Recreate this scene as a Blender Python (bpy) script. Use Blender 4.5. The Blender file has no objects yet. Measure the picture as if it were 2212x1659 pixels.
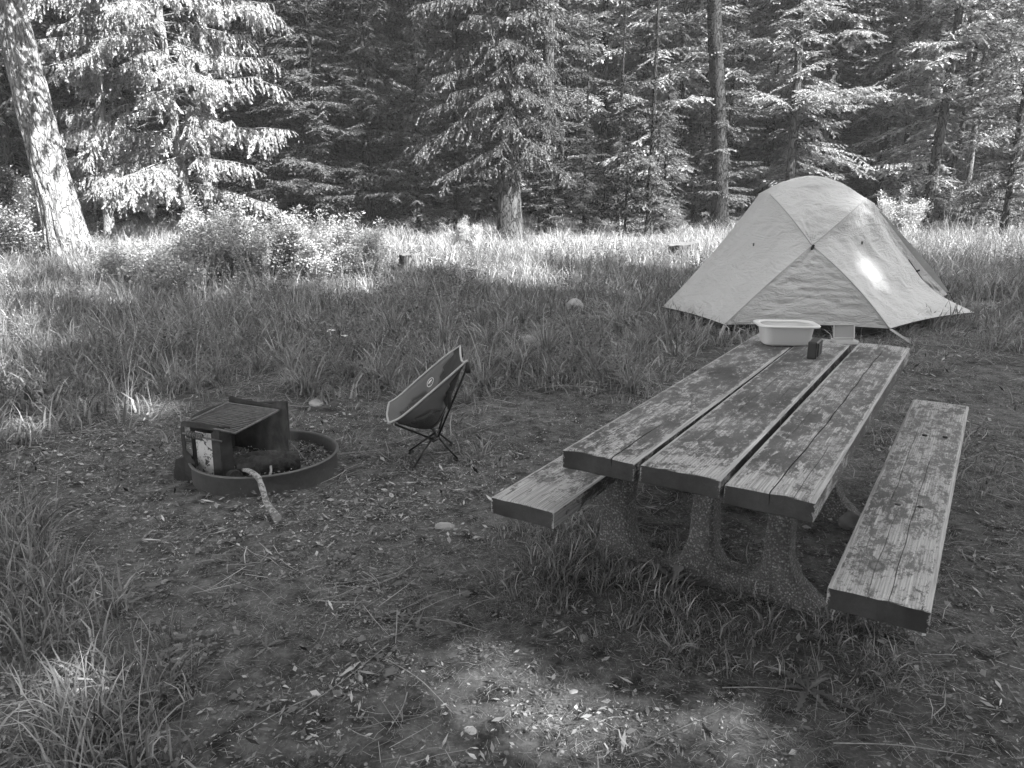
import bpy, bmesh, math, random
import numpy as np
from mathutils import Vector, Matrix, noise as mnoise

SC = bpy.context.scene
COL = SC.collection
rs = np.random.RandomState(7)
random.seed(7)
PI = math.pi

# ------------------------------------------------------------------ camera, sky, sun, exposure
CAM_H, PITCH, ROLL, FPX = 1.589, 0.2541, 0.0034, 1680.0      # focal length in pixels of a 2212 px wide picture
cam = bpy.data.cameras.new('camera')
cam.sensor_width = 36.0
cam.lens = FPX / 2212 * 36.0
cam.clip_start, cam.clip_end = 0.05, 1500
cam_o = bpy.data.objects.new('camera', cam)
COL.objects.link(cam_o)
SC.camera = cam_o
fwd = Vector((0, math.cos(PITCH), -math.sin(PITCH)))
rgt0 = Vector((1, 0, 0)); up0 = rgt0.cross(fwd)
rgt = math.cos(ROLL) * rgt0 + math.sin(ROLL) * up0
upv = -math.sin(ROLL) * rgt0 + math.cos(ROLL) * up0
m = Matrix((rgt, upv, -fwd)).transposed().to_4x4()
m.translation = Vector((0, 0, CAM_H))
cam_o.matrix_world = m

SUN_EL = math.radians(40)
SUN_AZ = Vector((0.78, -0.62, 0)).normalized()               # horizontal direction towards the sun: right and behind
w = bpy.data.worlds.new('World'); SC.world = w; w.use_nodes = True
nt = w.node_tree; nt.nodes.clear()
sky = nt.nodes.new('ShaderNodeTexSky'); sky.sky_type = 'NISHITA'; sky.sun_disc = False
sky.sun_elevation = SUN_EL
sky.sun_rotation = math.atan2(SUN_AZ.x, SUN_AZ.y)
bw = nt.nodes.new('ShaderNodeRGBToBW')
bg = nt.nodes.new('ShaderNodeBackground'); bg.inputs[1].default_value = 0.138
wo = nt.nodes.new('ShaderNodeOutputWorld')
nt.links.new(sky.outputs[0], bw.inputs[0]); nt.links.new(bw.outputs[0], bg.inputs[0]); nt.links.new(bg.outputs[0], wo.inputs[0])
sl = bpy.data.lights.new('sun', 'SUN'); sl.energy = 5.0; sl.angle = math.radians(0.5); sl.color = (1, 1, 1)
so = bpy.data.objects.new('sun', sl); COL.objects.link(so)
sd = Vector((SUN_AZ.x * math.cos(SUN_EL), SUN_AZ.y * math.cos(SUN_EL), math.sin(SUN_EL)))
so.rotation_euler = (-sd).to_track_quat('-Z', 'Y').to_euler()
SC.view_settings.view_transform = 'Standard'
SC.view_settings.look = 'None'
SC.view_settings.gamma = 1.0
SC.view_settings.use_curve_mapping = False
SC.view_settings.exposure = 2.42
SC.cycles.max_bounces = 6
SC.cycles.diffuse_bounces = 4
SC.cycles.transparent_max_bounces = 6
SC.cycles.use_denoising = True

# ------------------------------------------------------------------ helpers
def hz(x, y):
    "height of the ground: level round the table, a gentle rise towards the wood"
    y = np.asarray(y, float)
    return 0.05 * np.clip(y - 4.5, 0, 20.0)

def ray(px, py):
    return np.array(fwd + rgt * ((px - 1106) / FPX) - upv * ((py - 829.5) / FPX))

def gp(px, py):
    "the point of the ground seen at (px, py) of the 2212 px wide photograph"
    d = ray(px, py); lo, hi = 0.1, 300.0
    for _ in range(50):
        mid = (lo + hi) / 2
        p = np.array([0, 0, CAM_H]) + d * mid
        if p[2] > hz(p[0], p[1]): lo = mid
        else: hi = mid
    return np.array([0, 0, CAM_H]) + d * lo

def pxy(px, py, Y):
    d = ray(px, py)
    return np.array([0, 0, CAM_H]) + d * (Y / d[1])

def tag(o, label=None, cat=None, group=None, kind=None):
    if label: o['label'] = label
    if cat: o['category'] = cat
    if group: o['group'] = group
    if kind: o['kind'] = kind
    return o

def empty(name, loc=(0, 0, 0), rz=0.0, **k):
    o = bpy.data.objects.new(name, None); COL.objects.link(o)
    o.location = loc; o.rotation_euler = (0, 0, rz); o.empty_display_size = 0.1
    return tag(o, **k)

def link(name, me, parent=None, col=None):
    o = bpy.data.objects.new(name, me); (col or COL).objects.link(o)
    if parent is not None: o.parent = parent
    return o

def mesh(name, V, F, mats, smooth=False, midx=None):
    me = bpy.data.meshes.new(name)
    V = np.asarray(V, dtype=np.float32).reshape(-1, 3)
    if isinstance(F, np.ndarray):
        n, k = F.shape
        me.vertices.add(len(V)); me.vertices.foreach_set('co', V.ravel())
        me.loops.add(n * k); me.loops.foreach_set('vertex_index', F.astype(np.int32).ravel())
        me.polygons.add(n)
        me.polygons.foreach_set('loop_start', np.arange(0, n * k, k, dtype=np.int32))
        me.polygons.foreach_set('loop_total', np.full(n, k, dtype=np.int32))
    else:
        me.from_pydata([tuple(map(float, v)) for v in V], [], F)
    for mm in (mats if isinstance(mats, (list, tuple)) else [mats]): me.materials.append(mm)
    if midx is not None: me.polygons.foreach_set('material_index', np.asarray(midx, dtype=np.int32))
    if smooth: me.polygons.foreach_set('use_smooth', np.ones(len(me.polygons), dtype=bool))
    me.update(); me.validate()
    return me

class MB:
    "collects shapes for one mesh"
    def __init__(s): s.V = []; s.F = []; s.M = []; s.n = 0
    def add(s, V, F, mi=0):
        V = np.asarray(V, float).reshape(-1, 3)
        s.V.append(V); s.F += [tuple(int(i) + s.n for i in f) for f in F]; s.M += [mi] * len(F); s.n += len(V)
        return s
    def tube(s, P, R, n=8, cap=True, mi=0):
        P = [np.array(p, float) for p in P]
        R = [R] * len(P) if np.isscalar(R) else list(R)
        V = []; up = None
        for i, p in enumerate(P):
            t = P[min(i + 1, len(P) - 1)] - P[max(i - 1, 0)]
            t = t / (np.linalg.norm(t) + 1e-9)
            if up is None:
                up = np.array([0, 0, 1.0]) if abs(t[2]) < 0.9 else np.array([1.0, 0, 0])
            a = np.cross(t, up); a /= np.linalg.norm(a) + 1e-9
            up = np.cross(a, t)
            for k in range(n):
                q = 2 * PI * k / n
                V.append(p + R[i] * (math.cos(q) * a + math.sin(q) * up))
        F = []
        for i in range(len(P) - 1):
            for k in range(n):
                k2 = (k + 1) % n
                F.append((i * n + k, i * n + k2, (i + 1) * n + k2, (i + 1) * n + k))
        if cap:
            F.append(tuple(range(n))[::-1]); F.append(tuple((len(P) - 1) * n + k for k in range(n)))
        return s.add(V, F, mi)
    def box(s, c, d, R=None, mi=0):
        V = np.array([[x, y, z] for x in (-.5, .5) for y in (-.5, .5) for z in (-.5, .5)]) * np.array(d)
        if R is not None: V = V @ np.array(R).T
        V = V + np.array(c)
        return s.add(V, [(0, 1, 3, 2), (4, 6, 7, 5), (0, 4, 5, 1), (2, 3, 7, 6), (0, 2, 6, 4), (1, 5, 7, 3)], mi)
    def prism(s, out, depth, O, A, B, mi=0):
        "outline (u, v) in the plane O + u A + v B, extruded both ways along A x B"
        A = np.array(A, float); B = np.array(B, float); N = np.cross(A, B); N /= np.linalg.norm(N)
        n = len(out)
        V = [np.array(O) + u * A + v * B + N * dd for dd in (-depth / 2, depth / 2) for u, v in out]
        F = [tuple(range(n))[::-1], tuple(range(n, 2 * n))]
        F += [(i, (i + 1) % n, n + (i + 1) % n, n + i) for i in range(n)]
        return s.add(V, F, mi)
    def grid(s, P, mi=0):
        "P: (m, n, 3) array of points"
        m_, n_ = P.shape[:2]
        F = [(i * n_ + j, i * n_ + j + 1, (i + 1) * n_ + j + 1, (i + 1) * n_ + j) for i in range(m_ - 1) for j in range(n_ - 1)]
        return s.add(P.reshape(-1, 3), F, mi)
    def build(s, name, mats, parent=None, smooth=False, bevel=0, seg=2, solid=0):
        me = bpy.data.meshes.new(name)
        me.from_pydata(np.concatenate(s.V).tolist(), [], s.F)
        for mm in (mats if isinstance(mats, (list, tuple)) else [mats]): me.materials.append(mm)
        me.polygons.foreach_set('material_index', s.M)
        bm = bmesh.new(); bm.from_mesh(me)
        bmesh.ops.recalc_face_normals(bm, faces=bm.faces); bm.to_mesh(me); bm.free()
        if smooth: me.polygons.foreach_set('use_smooth', [True] * len(me.polygons))
        me.update()
        o = link(name, me, parent)
        if solid:
            md = o.modifiers.new('solid', 'SOLIDIFY'); md.thickness = solid; md.offset = 0
        if bevel:
            md = o.modifiers.new('bevel', 'BEVEL'); md.width = bevel; md.segments = seg; md.limit_method = 'ANGLE'; md.angle_limit = 0.6
        return o

def vnoise(P, seed=0):
    "smooth value noise on an (n, k) array of points, 0..1"
    P = np.asarray(P, float); k = P.shape[1]
    I = np.floor(P).astype(np.int64); f = P - I; f = f * f * (3 - 2 * f)
    out = np.zeros(len(P))
    for c in range(2 ** k):
        wgt = np.ones(len(P)); h = np.full(len(P), seed * 7919 + 13, dtype=np.int64)
        for a in range(k):
            b = (c >> a) & 1
            wgt = wgt * (f[:, a] if b else 1 - f[:, a])
            h = (h * 374761393 + (I[:, a] + b) * 668265263) & 0x7fffffff
            h = ((h ^ (h >> 13)) * 1274126177) & 0x7fffffff
        out += wgt * ((h ^ (h >> 16)) & 0xffff) / 65535.0
    return out

def fbm(P, seed=0, o=4):
    P = np.asarray(P, float); r = 0; a = .5; t = 0
    for i in range(o):
        r = r + a * vnoise(P * 2 ** i, seed + i); t += a; a *= .5
    return r / t

# ------------------------------------------------------------------ materials (the photograph is black and white: all tones are grey)
def newmat(name):
    m_ = bpy.data.materials.new(name); m_.use_nodes = True
    return m_, m_.node_tree, m_.node_tree.nodes['Principled BSDF']

class NT:
    def __init__(s, nt): s.nt = nt
    def n(s, t, **k):
        x = s.nt.nodes.new(t)
        for a, b in k.items(): setattr(x, a, b)
        return x
    def l(s, a, b): s.nt.links.new(a, b)
    def coord(s, kind='Object', scale=(1, 1, 1)):
        t = s.n('ShaderNodeTexCoord'); mp = s.n('ShaderNodeMapping'); mp.inputs['Scale'].default_value = scale
        s.l(t.outputs[kind], mp.inputs[0]); return mp.outputs[0]
    def noise(s, vec, scale, detail=4, rough=.6, dist=0):
        x = s.n('ShaderNodeTexNoise'); x.inputs['Scale'].default_value = scale; x.inputs['Detail'].default_value = detail
        x.inputs['Roughness'].default_value = rough; x.inputs['Distortion'].default_value = dist
        s.l(vec, x.inputs['Vector']); return x.outputs['Fac']
    def vor(s, vec, scale, feature='F1', out='Distance', rnd=1.0):
        x = s.n('ShaderNodeTexVoronoi', feature=feature); x.inputs['Scale'].default_value = scale
        x.inputs['Randomness'].default_value = rnd
        s.l(vec, x.inputs['Vector']); return x.outputs[out]
    def ramp(s, fac, stops):
        x = s.n('ShaderNodeValToRGB'); e = x.color_ramp.elements
        while len(e) < len(stops): e.new(.5)
        for i, (p, v) in enumerate(stops):
            e[i].position = p; e[i].color = (v, v, v, 1)
        s.l(fac, x.inputs[0]); return x.outputs[0]
    def m(s, op, a, b=None, c=None):
        x = s.n('ShaderNodeMath', operation=op)
        for i, v in enumerate((a, b, c)):
            if v is None: continue
            if isinstance(v, (int, float)): x.inputs[i].default_value = v
            else: s.l(v, x.inputs[i])
        return x.outputs[0]
    def mix(s, f, a, b):
        x = s.n('ShaderNodeMix', data_type='FLOAT')
        for i, v in ((0, f), (2, a), (3, b)):
            if isinstance(v, (int, float)): x.inputs[i].default_value = v
            else: s.l(v, x.inputs[i])
        return x.outputs[0]
    def bump(s, h, strength=.5, dist=.01, prev=None):
        x = s.n('ShaderNodeBump'); x.inputs['Strength'].default_value = strength; x.inputs['Distance'].default_value = dist
        s.l(h, x.inputs['Height'])
        if prev is not None: s.l(prev, x.inputs['Normal'])
        return x.outputs[0]

def plain(name, v, rough=.6, metal=0, var=.15, scale=20, bump=0, bscale=60):
    m_, t, b = newmat(name); q = NT(t); c = q.coord()
    n1 = q.noise(c, scale, 5)
    q.l(q.ramp(n1, [(.3, v * (1 - var)), (.7, v * (1 + var))]), b.inputs['Base Color'])
    b.inputs['Roughness'].default_value = rough; b.inputs['Metallic'].default_value = metal
    if bump: q.l(q.bump(q.noise(c, bscale, 4), bump, .01), b.inputs['Normal'])
    return m_

def leafmat(name, lo, hi, trans=.35, rough=.55, world_var=.0, spec=.3):
    "foliage: varies from instance to instance, from clump to clump and lets some light through"
    m_, t, b = newmat(name); q = NT(t)
    oi = q.n('ShaderNodeObjectInfo'); geo = q.n('ShaderNodeNewGeometry')
    c = q.coord()
    n1 = q.noise(c, 1.7, 3); n2 = q.noise(c, 37.0, 2)
    f = q.m('ADD', q.m('MULTIPLY', geo.outputs['Random Per Island'], .52), q.m('MULTIPLY', n1, .22))
    f = q.m('ADD', q.m('MULTIPLY', oi.outputs['Random'], .26), f)
    col = q.ramp(f, [(.15, lo), (.6, lo + (hi - lo) * .38), (.92, hi)])
    q.l(col, b.inputs['Base Color']); b.inputs['Roughness'].default_value = rough
    b.inputs['Specular IOR Level'].default_value = spec
    tr = q.n('ShaderNodeBsdfTranslucent'); q.l(col, tr.inputs[0])
    mx = q.n('ShaderNodeMixShader'); mx.inputs[0].default_value = trans
    out = t.nodes['Material Output']
    q.l(b.outputs[0], mx.inputs[1]); q.l(tr.outputs[0], mx.inputs[2]); q.l(mx.outputs[0], out.inputs[0])
    return m_

def barkmat(name, lo, hi, scale=9, zs=.35, bstr=1.0, fiss=.25, patch=0):
    m_, t, b = newmat(name); q = NT(t)
    c = q.coord('Object', (1, 1, zs))
    w_ = q.n('ShaderNodeVectorMath', operation='ADD')
    nz = q.n('ShaderNodeTexNoise'); nz.inputs['Scale'].default_value = scale * .7; nz.inputs['Detail'].default_value = 3
    q.l(c, nz.inputs['Vector'])
    sc = q.n('ShaderNodeVectorMath', operation='SCALE'); sc.inputs['Scale'].default_value = .24
    q.l(nz.outputs['Color'], sc.inputs[0]); q.l(c, w_.inputs[0]); q.l(sc.outputs[0], w_.inputs[1])
    e = q.vor(w_.outputs[0], scale, 'DISTANCE_TO_EDGE')
    e2 = q.vor(w_.outputs[0], scale * 2.7, 'DISTANCE_TO_EDGE')
    crack = q.ramp(e, [(0, 0), (.11, 1)]); crack2 = q.ramp(e2, [(0, .75), (.16, 1)])
    big = q.ramp(q.noise(q.coord(), 3.0, 4), [(.35, .72), (.65, 1.1)])
    n2 = q.noise(c, scale * 5, 5)
    base = q.mix(n2, lo, hi)
    if patch:
        pn = q.ramp(q.noise(q.coord(), 2.2, 5), [(.5, 0), (.62, 1)])
        base = q.mix(q.m('MULTIPLY', pn, .8), base, patch)
    col = q.m('MULTIPLY', base, q.mix(crack, fiss, 1.0)); col = q.m('MULTIPLY', col, crack2); col = q.m('MULTIPLY', col, big)
    q.l(col, b.inputs['Base Color']); b.inputs['Roughness'].default_value = .95
    b.inputs['Specular IOR Level'].default_value = .1
    h = q.m('ADD', q.m('MULTIPLY', crack, 1.0), q.m('MULTIPLY', crack2, .4)); h = q.m('ADD', h, q.m('MULTIPLY', n2, .5))
    q.l(q.bump(h, bstr, .03), b.inputs['Normal'])
    return m_

def woodmat(name, bare_bias=0.0, knots=(), dark=.070, light=.38, half_w=.12, length=2.36):
    "old timber: dark paint flaked off along the grain; x across, y along the plank"
    m_, t, b = newmat(name); q = NT(t)
    oi = q.n('ShaderNodeObjectInfo')
    tc = q.n('ShaderNodeTexCoord'); off = q.n('ShaderNodeVectorMath', operation='ADD')
    sc = q.n('ShaderNodeVectorMath', operation='SCALE'); sc.inputs[0].default_value = (3.1, 17.3, 5.7)
    q.l(oi.outputs['Random'], sc.inputs['Scale']); q.l(tc.outputs['Object'], off.inputs[0]); q.l(sc.outputs[0], off.inputs[1])
    def mp(s_):
        x = q.n('ShaderNodeMapping'); x.inputs['Scale'].default_value = s_; q.l(off.outputs[0], x.inputs[0]); return x.outputs[0]
    grain = q.noise(mp((170, 4.5, 170)), 1.0, 5, .65, .3)
    fine = q.noise(mp((420, 14, 420)), 1.0, 3, .6)
    rings = q.n('ShaderNodeTexWave', wave_type='BANDS', bands_direction='X'); rings.inputs['Scale'].default_value = 38
    rings.inputs['Distortion'].default_value = 6.0; rings.inputs['Detail'].default_value = 3; rings.inputs['Detail Scale'].default_value = .6
    q.l(mp((1, .10, 1)), rings.inputs['Vector'])
    big = q.noise(mp((4.5, 2.6, 4.5)), 1.0, 4, .55)
    med = q.noise(mp((26, 12, 26)), 1.0, 8, .74, .6)
    flake = q.noise(mp((120, 52, 120)), 1.0, 4, .8, .8)
    s_ = q.m('ADD', q.m('MULTIPLY', big, .42), q.m('MULTIPLY', med, 1.14))
    s_ = q.m('ADD', s_, q.m('MULTIPLY', flake, .70))
    s_ = q.m('ADD', s_, q.m('MULTIPLY', grain, .14))
    sep = q.n('ShaderNodeSeparateXYZ'); q.l(tc.outputs['Object'], sep.inputs[0])
    edge = q.m('SUBTRACT', half_w, q.m('ABSOLUTE', sep.outputs[0]))            # worn arrises
    edge = q.m('MULTIPLY', q.m('MAXIMUM', q.m('SUBTRACT', .016, edge), 0), 24)
    ende = q.m('MINIMUM', sep.outputs[1], q.m('SUBTRACT', length, sep.outputs[1]))
    worn_end = q.m('MULTIPLY', q.m('MAXIMUM', q.m('SUBTRACT', .30, ende), 0), .45)
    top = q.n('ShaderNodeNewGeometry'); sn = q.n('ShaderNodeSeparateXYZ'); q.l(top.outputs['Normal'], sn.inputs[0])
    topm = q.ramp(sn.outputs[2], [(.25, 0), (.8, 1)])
    s_ = q.m('ADD', s_, q.m('ADD', edge, worn_end))
    s_ = q.m('ADD', s_, bare_bias)
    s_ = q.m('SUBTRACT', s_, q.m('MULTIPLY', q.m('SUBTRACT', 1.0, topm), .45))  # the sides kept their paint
    bare = q.ramp(s_, [(1.08, 0), (1.08, 0)]) if False else q.m('MULTIPLY', q.m('SUBTRACT', s_, 1.185), 8.5)
    bare = q.m('MINIMUM', q.m('MAXIMUM', bare, 0), 1)
    wood = q.mix(q.ramp(grain, [(.3, 0), (.7, 1)]), light * .55, light * 1.3)
    wood = q.m('MULTIPLY', wood, q.mix(fine, .8, 1.15))
    wood = q.m('MULTIPLY', wood, q.mix(rings.outputs['Fac'], .86, 1.04))
    paint = q.mix(q.ramp(big, [(.3, 0), (.7, 1)]), dark * .7, dark * 1.9); paint = q.m('MULTIPLY', paint, q.mix(flake, .6, 1.4))
    paint = q.m('MULTIPLY', paint, q.mix(topm, .42, 1.0)); paint = q.m('MULTIPLY', paint, q.mix(q.noise(tc.outputs['Object'], 14, 5, .7), .5, 1.5))  # paint darker on the side faces: their shade is put into the colour
    col = q.mix(bare, paint, wood)
    for (kx, ky, kr) in knots:
        cv = q.n('ShaderNodeCombineXYZ')
        dx = q.m('SUBTRACT', sep.outputs[0], kx); dy = q.m('MULTIPLY', q.m('SUBTRACT', sep.outputs[1], ky), .6)
        d = q.m('SQRT', q.m('ADD', q.m('MULTIPLY', dx, dx), q.m('MULTIPLY', dy, dy)))
        d = q.m('ADD', d, q.m('MULTIPLY', q.m('SUBTRACT', grain, .5), kr * .5))
        rg = q.m('ADD', .55, q.m('MULTIPLY', q.m('SINE', q.m('MULTIPLY', d, 260)), .25))
        inside = q.ramp(q.m('DIVIDE', d, kr), [(.0, 1), (.55, .9), (1.0, 0)])
        col = q.mix(inside, col, q.m('MULTIPLY', rg, light * .55))
    q.l(col, b.inputs['Base Color'])
    q.l(q.mix(bare, .5, .85), b.inputs['Roughness']); b.inputs['Specular IOR Level'].default_value = .3
    hh = q.m('ADD', q.m('MULTIPLY', grain, .5), q.m('MULTIPLY', q.m('SUBTRACT', 1.0, bare), .5))
    hh = q.m('ADD', hh, q.m('MULTIPLY', fine, .3))
    q.l(q.bump(hh, .6, .004), b.inputs['Normal'])
    return m_

M = {}
M['fir'] = leafmat('fir_needles', .07, .42, .32, .5)
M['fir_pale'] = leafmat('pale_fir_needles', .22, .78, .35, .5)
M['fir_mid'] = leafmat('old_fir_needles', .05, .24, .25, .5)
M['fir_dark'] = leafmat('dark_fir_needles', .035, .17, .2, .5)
M['shrub'] = leafmat('shrub_leaves', .22, .75, .3, .45)
M['grass_green'] = leafmat('green_grass', .09, .40, .25, .5)
M['grass_dry'] = leafmat('dry_grass', .16, .66, .25, .55)
M['grass_mix'] = leafmat('mixed_grass', .085, .48, .22, .5)
M['weed'] = leafmat('weed_leaves', .07, .42, .35, .5)
M['petal'] = plain('white_petals', .75, .6)
M['bark_pine'] = barkmat('pine_bark', .16, .40, 12, .30, .9, .62)
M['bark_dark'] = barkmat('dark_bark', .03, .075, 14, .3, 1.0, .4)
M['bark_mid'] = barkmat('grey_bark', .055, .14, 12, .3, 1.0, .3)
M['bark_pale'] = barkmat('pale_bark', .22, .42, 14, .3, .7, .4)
M['bark_lichen'] = barkmat('lichen_bark', .07, .15, 16, .4, .7, .5, patch=.34)
M['twig'] = plain('twig_wood', .13, .9, var=.4, scale=30)
M['twig_pale'] = plain('pale_dead_wood', .26, .85, var=.35, scale=40, bump=.4)
M['steel'] = plain('sooty_steel', .028, .6, .25, .6, 14, .35, 60)
M['iron'] = plain('grate_iron', .13, .5, .4, .4, 30, .2, 90)
M['pole'] = plain('black_anodised_pole', .018, .35, .3, .1)
M['char'] = plain('charred_wood', .022, .9, 0, .9, 30, 1.0, 55)
M['black'] = plain('black_plastic', .014, .45, 0, .15, 10)
M['black_soft'] = plain('black_grille', .020, .8, 0, .3, 200, .3, 400)
M['basin'] = plain('white_plastic', .62, .35, 0, .03, 5)
M['tub_lid'] = plain('hazy_lid_plastic', .36, .3, 0, .04, 8)
M['tub'] = plain('translucent_plastic', .60, .3, 0, .04, 8)

def ringmat():
    m_, t, b = newmat('rusty_ring_steel'); q = NT(t); c = q.coord()
    n1 = q.noise(c, 7, 6, .65); n2 = q.noise(c, 60, 3); sep = q.n('ShaderNodeSeparateXYZ'); q.l(c, sep.inputs[0])
    v = q.mix(n1, .05, .15); v = q.m('MULTIPLY', v, q.mix(n2, .7, 1.3))
    fl = q.ramp(q.noise(c, 26, 3), [(.70, 0), (.74, 1)])
    v = q.mix(q.m('MULTIPLY', fl, .6), v, .25)
    q.l(v, b.inputs['Base Color']); b.inputs['Roughness'].default_value = .6; b.inputs['Metallic'].default_value = .25
    q.l(q.bump(n2, .3, .004), b.inputs['Normal']); return m_
M['ring'] = ringmat()

def ashmat():
    m_, t, b = newmat('flaking_white_panel'); q = NT(t); c = q.coord()
    n1 = q.noise(c, 22, 4, .75, 1.5); n2 = q.noise(c, 60, 5, .6)
    f = q.ramp(n1, [(.40, 1), (.44, 0)]); f2 = q.ramp(n2, [(.33, 1), (.38, 0)])
    f = q.m('MAXIMUM', f, f2)
    q.l(q.mix(f, .55, .04), b.inputs['Base Color']); b.inputs['Roughness'].default_value = .8
    q.l(q.bump(f, .5, .004), b.inputs['Normal']); return m_
M['flaky'] = ashmat()

def concretemat():
    m_, t, b = newmat('exposed_aggregate_concrete'); q = NT(t); c = q.coord()
    v1 = q.n('ShaderNodeTexVoronoi'); v1.inputs['Scale'].default_value = 125; q.l(c, v1.inputs['Vector'])
    cs = q.n('ShaderNodeSeparateColor'); q.l(v1.outputs['Color'], cs.inputs[0])
    peb = q.ramp(v1.outputs['Distance'], [(.42, 1), (.62, 0)])
    tone = q.ramp(cs.outputs[0], [(.0, .12), (.45, .17), (.8, .24), (1, .36)])
    mort = q.mix(q.noise(c, 90, 3), .06, .12)
    dirt = q.ramp(q.noise(c, 5, 4), [(.35, .6), (.7, 1.1)])
    q.l(q.m('MULTIPLY', q.mix(peb, mort, tone), dirt), b.inputs['Base Color']); b.inputs['Roughness'].default_value = .9
    q.l(q.bump(peb, .9, .006), b.inputs['Normal']); return m_
M['concrete'] = concretemat()

def tentmat(name, v, trans=.25, amp=.5, stretch=(1, 1, 1)):
    m_, t, b = newmat(name); q = NT(t); c = q.coord('Object', stretch)
    n1 = q.noise(c, 5.5, 4, .55, 1.6); n2 = q.noise(c, 19, 3, .6, 2.2)
    col = q.mix(q.noise(q.coord(), 3, 5), v * .93, v * 1.07)
    q.l(col, b.inputs['Base Color']); b.inputs['Roughness'].default_value = .55; b.inputs['Specular IOR Level'].default_value = .35
    h = q.m('ADD', n1, q.m('MULTIPLY', n2, .35))
    nb = q.bump(h, amp, .05); q.l(nb, b.inputs['Normal'])
    tr = q.n('ShaderNodeBsdfTranslucent'); q.l(col, tr.inputs[0]); q.l(nb, tr.inputs['Normal'])
    mx = q.n('ShaderNodeMixShader'); mx.inputs[0].default_value = trans
    q.l(b.outputs[0], mx.inputs[1]); q.l(tr.outputs[0], mx.inputs[2]); q.l(mx.outputs[0], t.nodes['Material Output'].inputs[0])
    return m_
M['fly'] = tentmat('pale_tent_nylon', .56, .2, .6, (.8, .8, 1.7))
M['fly_mid'] = tentmat('tent_nylon_wrinkled', .55, .2, .8, (.7, .7, 2.2))
M['fly_plain'] = plain('tent_sleeve_nylon', .40, .6, 0, .03, 5)
M['fly_in'] = tentmat('tent_inner_fabric', .36, .2, .3)
M['tub_dark'] = plain('dark_tent_floor_fabric', .022, .6, 0, .2, 12, .4, 14)
M['web'] = plain('grey_webbing', .30, .8)
M['chair_grey'] = plain('grey_chair_fabric', .11, .8, 0, .06, 9, .25, 500)
M['chair_dark'] = plain('dark_chair_fabric', .022, .8, 0, .1, 9, .25, 500)
M['piping'] = plain('pale_chair_piping', .36, .7)
M['patch_light'] = plain('pale_patch_thread', .62, .8)
def meshfab():
    m_, t, b = newmat('chair_mesh_fabric'); q = NT(t); c = q.coord()
    v1 = q.vor(c, 210); q.l(q.ramp(v1, [(.25, .012), (.6, .06)]), b.inputs['Base Color']); b.inputs['Roughness'].default_value = .8
    return m_
M['chair_mesh'] = meshfab()
M['rock'] = plain('pale_stone', .30, .85, 0, .25, 9, .5, 14)
M['rock_dark'] = plain('dark_stone', .14, .85, 0, .3, 9, .5, 14)
M['bolt'] = plain('dark_bolt', .03, .6, .5)
M['cut'] = plain('cut_wood_end', .50, .85, 0, .15, 60, .3)
M['stump_top'] = plain('weathered_stump_top', .13, .9, 0, .3, 20, .6, 40)
M['stump'] = barkmat('stump_wood', .12, .28, 16, .2, 1.0, .4)

def groundmat():
    m_, t, b = newmat('forest_floor_soil'); q = NT(t)
    tc = q.n('ShaderNodeTexCoord'); c = tc.outputs['Object']
    at = q.n('ShaderNodeAttribute', attribute_name='thatch')
    big = q.noise(c, .9, 5); med = q.noise(c, 9, 6, .7); fine = q.noise(c, 70, 5, .7)
    soil = q.mix(q.ramp(med, [(.35, 0), (.65, 1)]), .022, .150); soil = q.m('MULTIPLY', soil, q.mix(q.ramp(big, [(.3, 0), (.7, 1)]), .7, 1.35)); soil = q.m('MULTIPLY', soil, q.mix(fine, .5, 1.5))
    grit = q.ramp(q.vor(c, 75), [(.12, 1), (.2, 0)]); gm = q.ramp(q.noise(c, 13, 3), [(.5, 0), (.62, 1)])
    soil = q.mix(q.m('MULTIPLY', grit, q.m('MULTIPLY', gm, .8)), soil, .30)
    th = q.mix(fine, .025, .12)
    q.l(q.mix(at.outputs['Fac'], soil, th), b.inputs['Base Color'])
    b.inputs['Roughness'].default_value = .95; b.inputs['Specular IOR Level'].default_value = .15
    h = q.m('ADD', med, q.m('MULTIPLY', fine, .6)); h = q.m('ADD', h, q.m('MULTIPLY', grit, .35))
    q.l(q.bump(h, .8, .02), b.inputs['Normal']); return m_
M['ground'] = groundmat()

# ------------------------------------------------------------------ regions of the site (outlines on the ground)
def poly(pts): return np.array([gp(*p)[:2] for p in pts])
MEADOW = poly([(-420, 1010), (0, 962), (150, 945), (340, 905), (400, 870), (480, 850), (640, 875), (760, 845), (850, 850), (1000, 860), (1180, 838), (1330, 855),
               (1480, 765), (1640, 728), (1990, 745), (2212, 790), (2700, 860), (2900, 460), (2212, 410), (-100, 410), (-900, 480)])
FRONT_LEFT = poly([(-500, 1080), (60, 1070), (120, 1180), (230, 1290), (370, 1400), (420, 1500), (350, 1640), (200, 1760), (-300, 1900)])
UNDER_TABLE = poly([(1040, 1200), (1130, 1150), (1330, 1150), (1500, 1200), (1700, 1270), (1880, 1330), (1990, 1400), (2010, 1500), (1900, 1545), (1700, 1500), (1400, 1420), (1250, 1340), (1080, 1320)])
CLOVER = poly([(150, 1200), (480, 1150), (850, 1170), (1010, 1260), (1060, 1400), (760, 1500), (420, 1560), (330, 1400)])
CHIPS = poly([(-100, 940), (300, 900), (800, 870), (1100, 900), (1180, 1010), (950, 1130), (500, 1180), (-100, 1150)])
def inside(P, poly_):
    x, y = P[:, 0], P[:, 1]; r = np.zeros(len(P), bool); n = len(poly_); j = n - 1
    for i in range(n):
        xi, yi = poly_[i]; xj, yj = poly_[j]
        c = ((yi > y) != (yj > y)) & (x < (xj - xi) * (y - yi) / (yj - yi + 1e-12) + xi)
        r ^= c; j = i
    return r
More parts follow.
